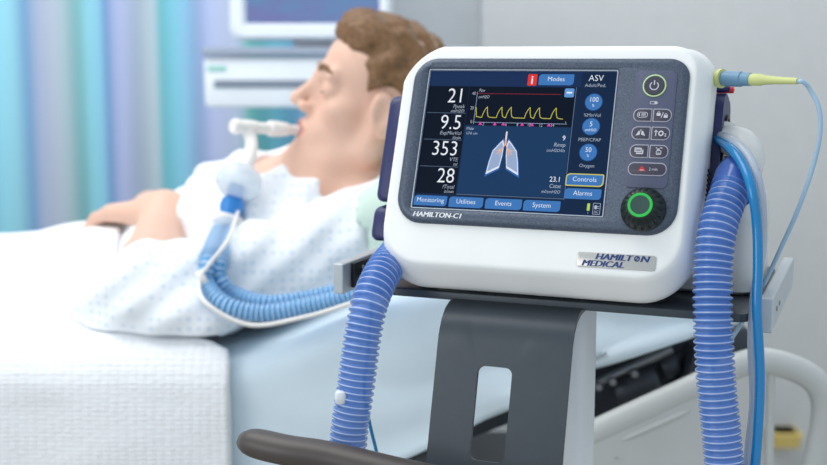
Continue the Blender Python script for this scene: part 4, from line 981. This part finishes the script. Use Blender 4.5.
# ================================================================== connectors, hoses and tubes at the right side
def right_side():
    # white elbow in the side port
    t = thing('elbow_connector', 'white elbow connector leaving the right side of the ventilator above the blue cuff', 'connector', at(742, 160, 1.02))
    p = catmull([at(722, 138, 1.075), at(732, 141, 1.055), at(743, 146, 1.04), at(748, 158, 1.03), at(743, 173, 1.022)], .004); n = len(p)
    v, f = sweep(p, [.0115 + .003 * min(1, 2.2 * i / n) for i in range(n)], 28); link('elbow', v, f, M['elbow'], t, angle=60)
    v, f = lathe(at(722, 138, 1.075), at(732, 141, 1.055) - at(722, 138, 1.075), [(0, -.004), (.015, -.004), (.0155, 0), (.0155, .006), (.012, .008)], 28); link('collar', v, f, M['elbow'], t)
    # big right hose with its cuff
    t = thing('breathing_hose', 'thick blue corrugated hose hanging from the right side of the ventilator', 'hose', at(712, 330, .96))
    top = at(740, 171, 1.02); c2 = at(731, 192, 1.0)
    ax = c2 - top; L_ = ax.length
    v, f = lathe(top - ax * .0, ax, [(.012, -.002), (.0165, -.002), (.0185, .003), (.019, L_ * .5), (.0185, L_ * .55), (.0178, L_), (.012, L_)], 30, False); link('cuff', v, f, M['cuff'], t)
    pts = [at(734, 184, 1.005), at(726, 202, .99), at(717, 232, .975), at(713, 270, .965), at(713, 320, .955), at(716, 380, .95), at(722, 440, .945), at(727, 500, .94)]
    corrugated('corrugated_tube', pts, .0162, .0058, .0026, M['hose'], M['hoserib'], t, 28)
    # left hose
    t = thing('breathing_hose', 'thick blue corrugated hose hanging beside the left end of the trolley shelf', 'hose', at(360, 350, 1.0))
    pts = [at(410, 238, 1.16), at(396, 255, 1.10), at(382, 274, 1.055), at(370, 302, 1.03), at(362, 340, 1.02), at(356, 385, 1.015), at(350, 425, 1.012), at(346, 470, 1.01), at(344, 510, 1.01)]
    corrugated('corrugated_tube', pts, .0168, .0058, .0026, M['hose'], M['hoserib'], t, 28)
    c = at(341, 397, 1.004); v, f = obox(c, X, Y_, Z, .010, .012, .012, .003); link('hose_clip', v, f, M['white'], t)
    # thin tubes
    o = tube('sensor_tube', [at(372, 300, 1.06), at(368, 350, 1.06), at(364, 390, 1.06), at(370, 425, 1.065), at(378, 460, 1.07), at(382, 500, 1.07)], .0016, M['teal'], seg=10)
    tag(o, 'thin blue tube dangling behind the left corrugated hose', 'tube')
    o = tube('gas_tube', [at(706, 139, 1.09), at(716, 139, 1.06), at(730, 148, 1.012), at(743, 165, .990), at(752, 190, .972), at(757, 225, .968), at(758, 265, .962), at(757, 310, .955), at(760, 375, .95), at(758, 430, .945), at(752, 500, .94)], .0041, M['teal'], seg=16)
    tag(o, 'bright blue tube arching from the ventilator side and falling past the rail', 'tube')
    o = tube('gas_tube', [at(704, 134, 1.10), at(716, 134.5, 1.07), at(731, 140, 1.022), at(747, 154, 1.0), at(757, 176, .984), at(762, 205, .978), at(762, 250, .98), at(754, 300, .972), at(752, 350, .965), at(754, 400, .962), at(750, 440, .96), at(744, 500, .955)], .0038, M['clear'], seg=16)
    tag(o, 'clear whitish tube running next to the bright blue tube', 'tube')
    # measuring cable with plug
    p0 = D(162, 71, -50); 
    t = thing('sensor_cable', 'pale blue cable with slate and lime plug looping from the ventilator right side', 'cable', at(760, 80, 1.03))
    a = at(722, 78.5, 1.05); b_ = at(765, 80, 1.02); ax = b_ - a; L_ = ax.length; f_ = lambda x: L_ * x
    v, f = lathe(a, ax, [(0, -.004), (.0078, -.004), (.0084, -.002), (.0084, .0005), (.006, .001)], 26); lab(link('socket_ring', v, f, M['lime'], t), 'lime green ring')
    v, f = lathe(a, ax, [(0, f_(.03)), (.0062, f_(.03)), (.0066, f_(.1)), (.0066, f_(.46)), (.0058, f_(.48)), (.0056, f_(.68)), (0, f_(.68))], 26); lab(link('plug', v, f, M['slateblue'], t), 'slate blue plug')
    v, f = lathe(a, ax, [(0, f_(.66)), (.0050, f_(.66)), (.0052, f_(.9)), (.0044, f_(.95)), (.0034, f_(1.2)), (.0026, f_(1.72)), (0, f_(1.73))], 22); lab(link('strain_relief', v, f, M['lime'], t), 'lime green sleeve')
    e = a + ax * 1.70
    v_, f2 = sweep(catmull([e, e + ax * .12, at(809, 88, 1.0), at(819, 108, .995), at(820, 135, .995), at(812, 170, 1.0), at(797, 212, 1.005), at(780, 250, 1.012), at(766, 280, 1.02), at(752, 306, 1.03), at(736, 332, 1.04), at(725, 348, 1.05), at(712, 372, 1.06), at(706, 430, 1.07)], .006), .0019, 12); link('cord', v_, f2, M['cable'], t, angle=180)
    # small red and blue caps under the plug
    for px, py, mt in ((729, 90, M['red']), (725, 89, M['navy'])):
        v, f = lathe(at(px, py, 1.075), rx, [(0, -.01), (.003, -.01), (.003, .004), (0, .005)], 14); o = link('port_cap', v, f, mt); o.parent = bpy.data.objects['ventilator']; o.location = W0[o.name] - W0['ventilator']
right_side()
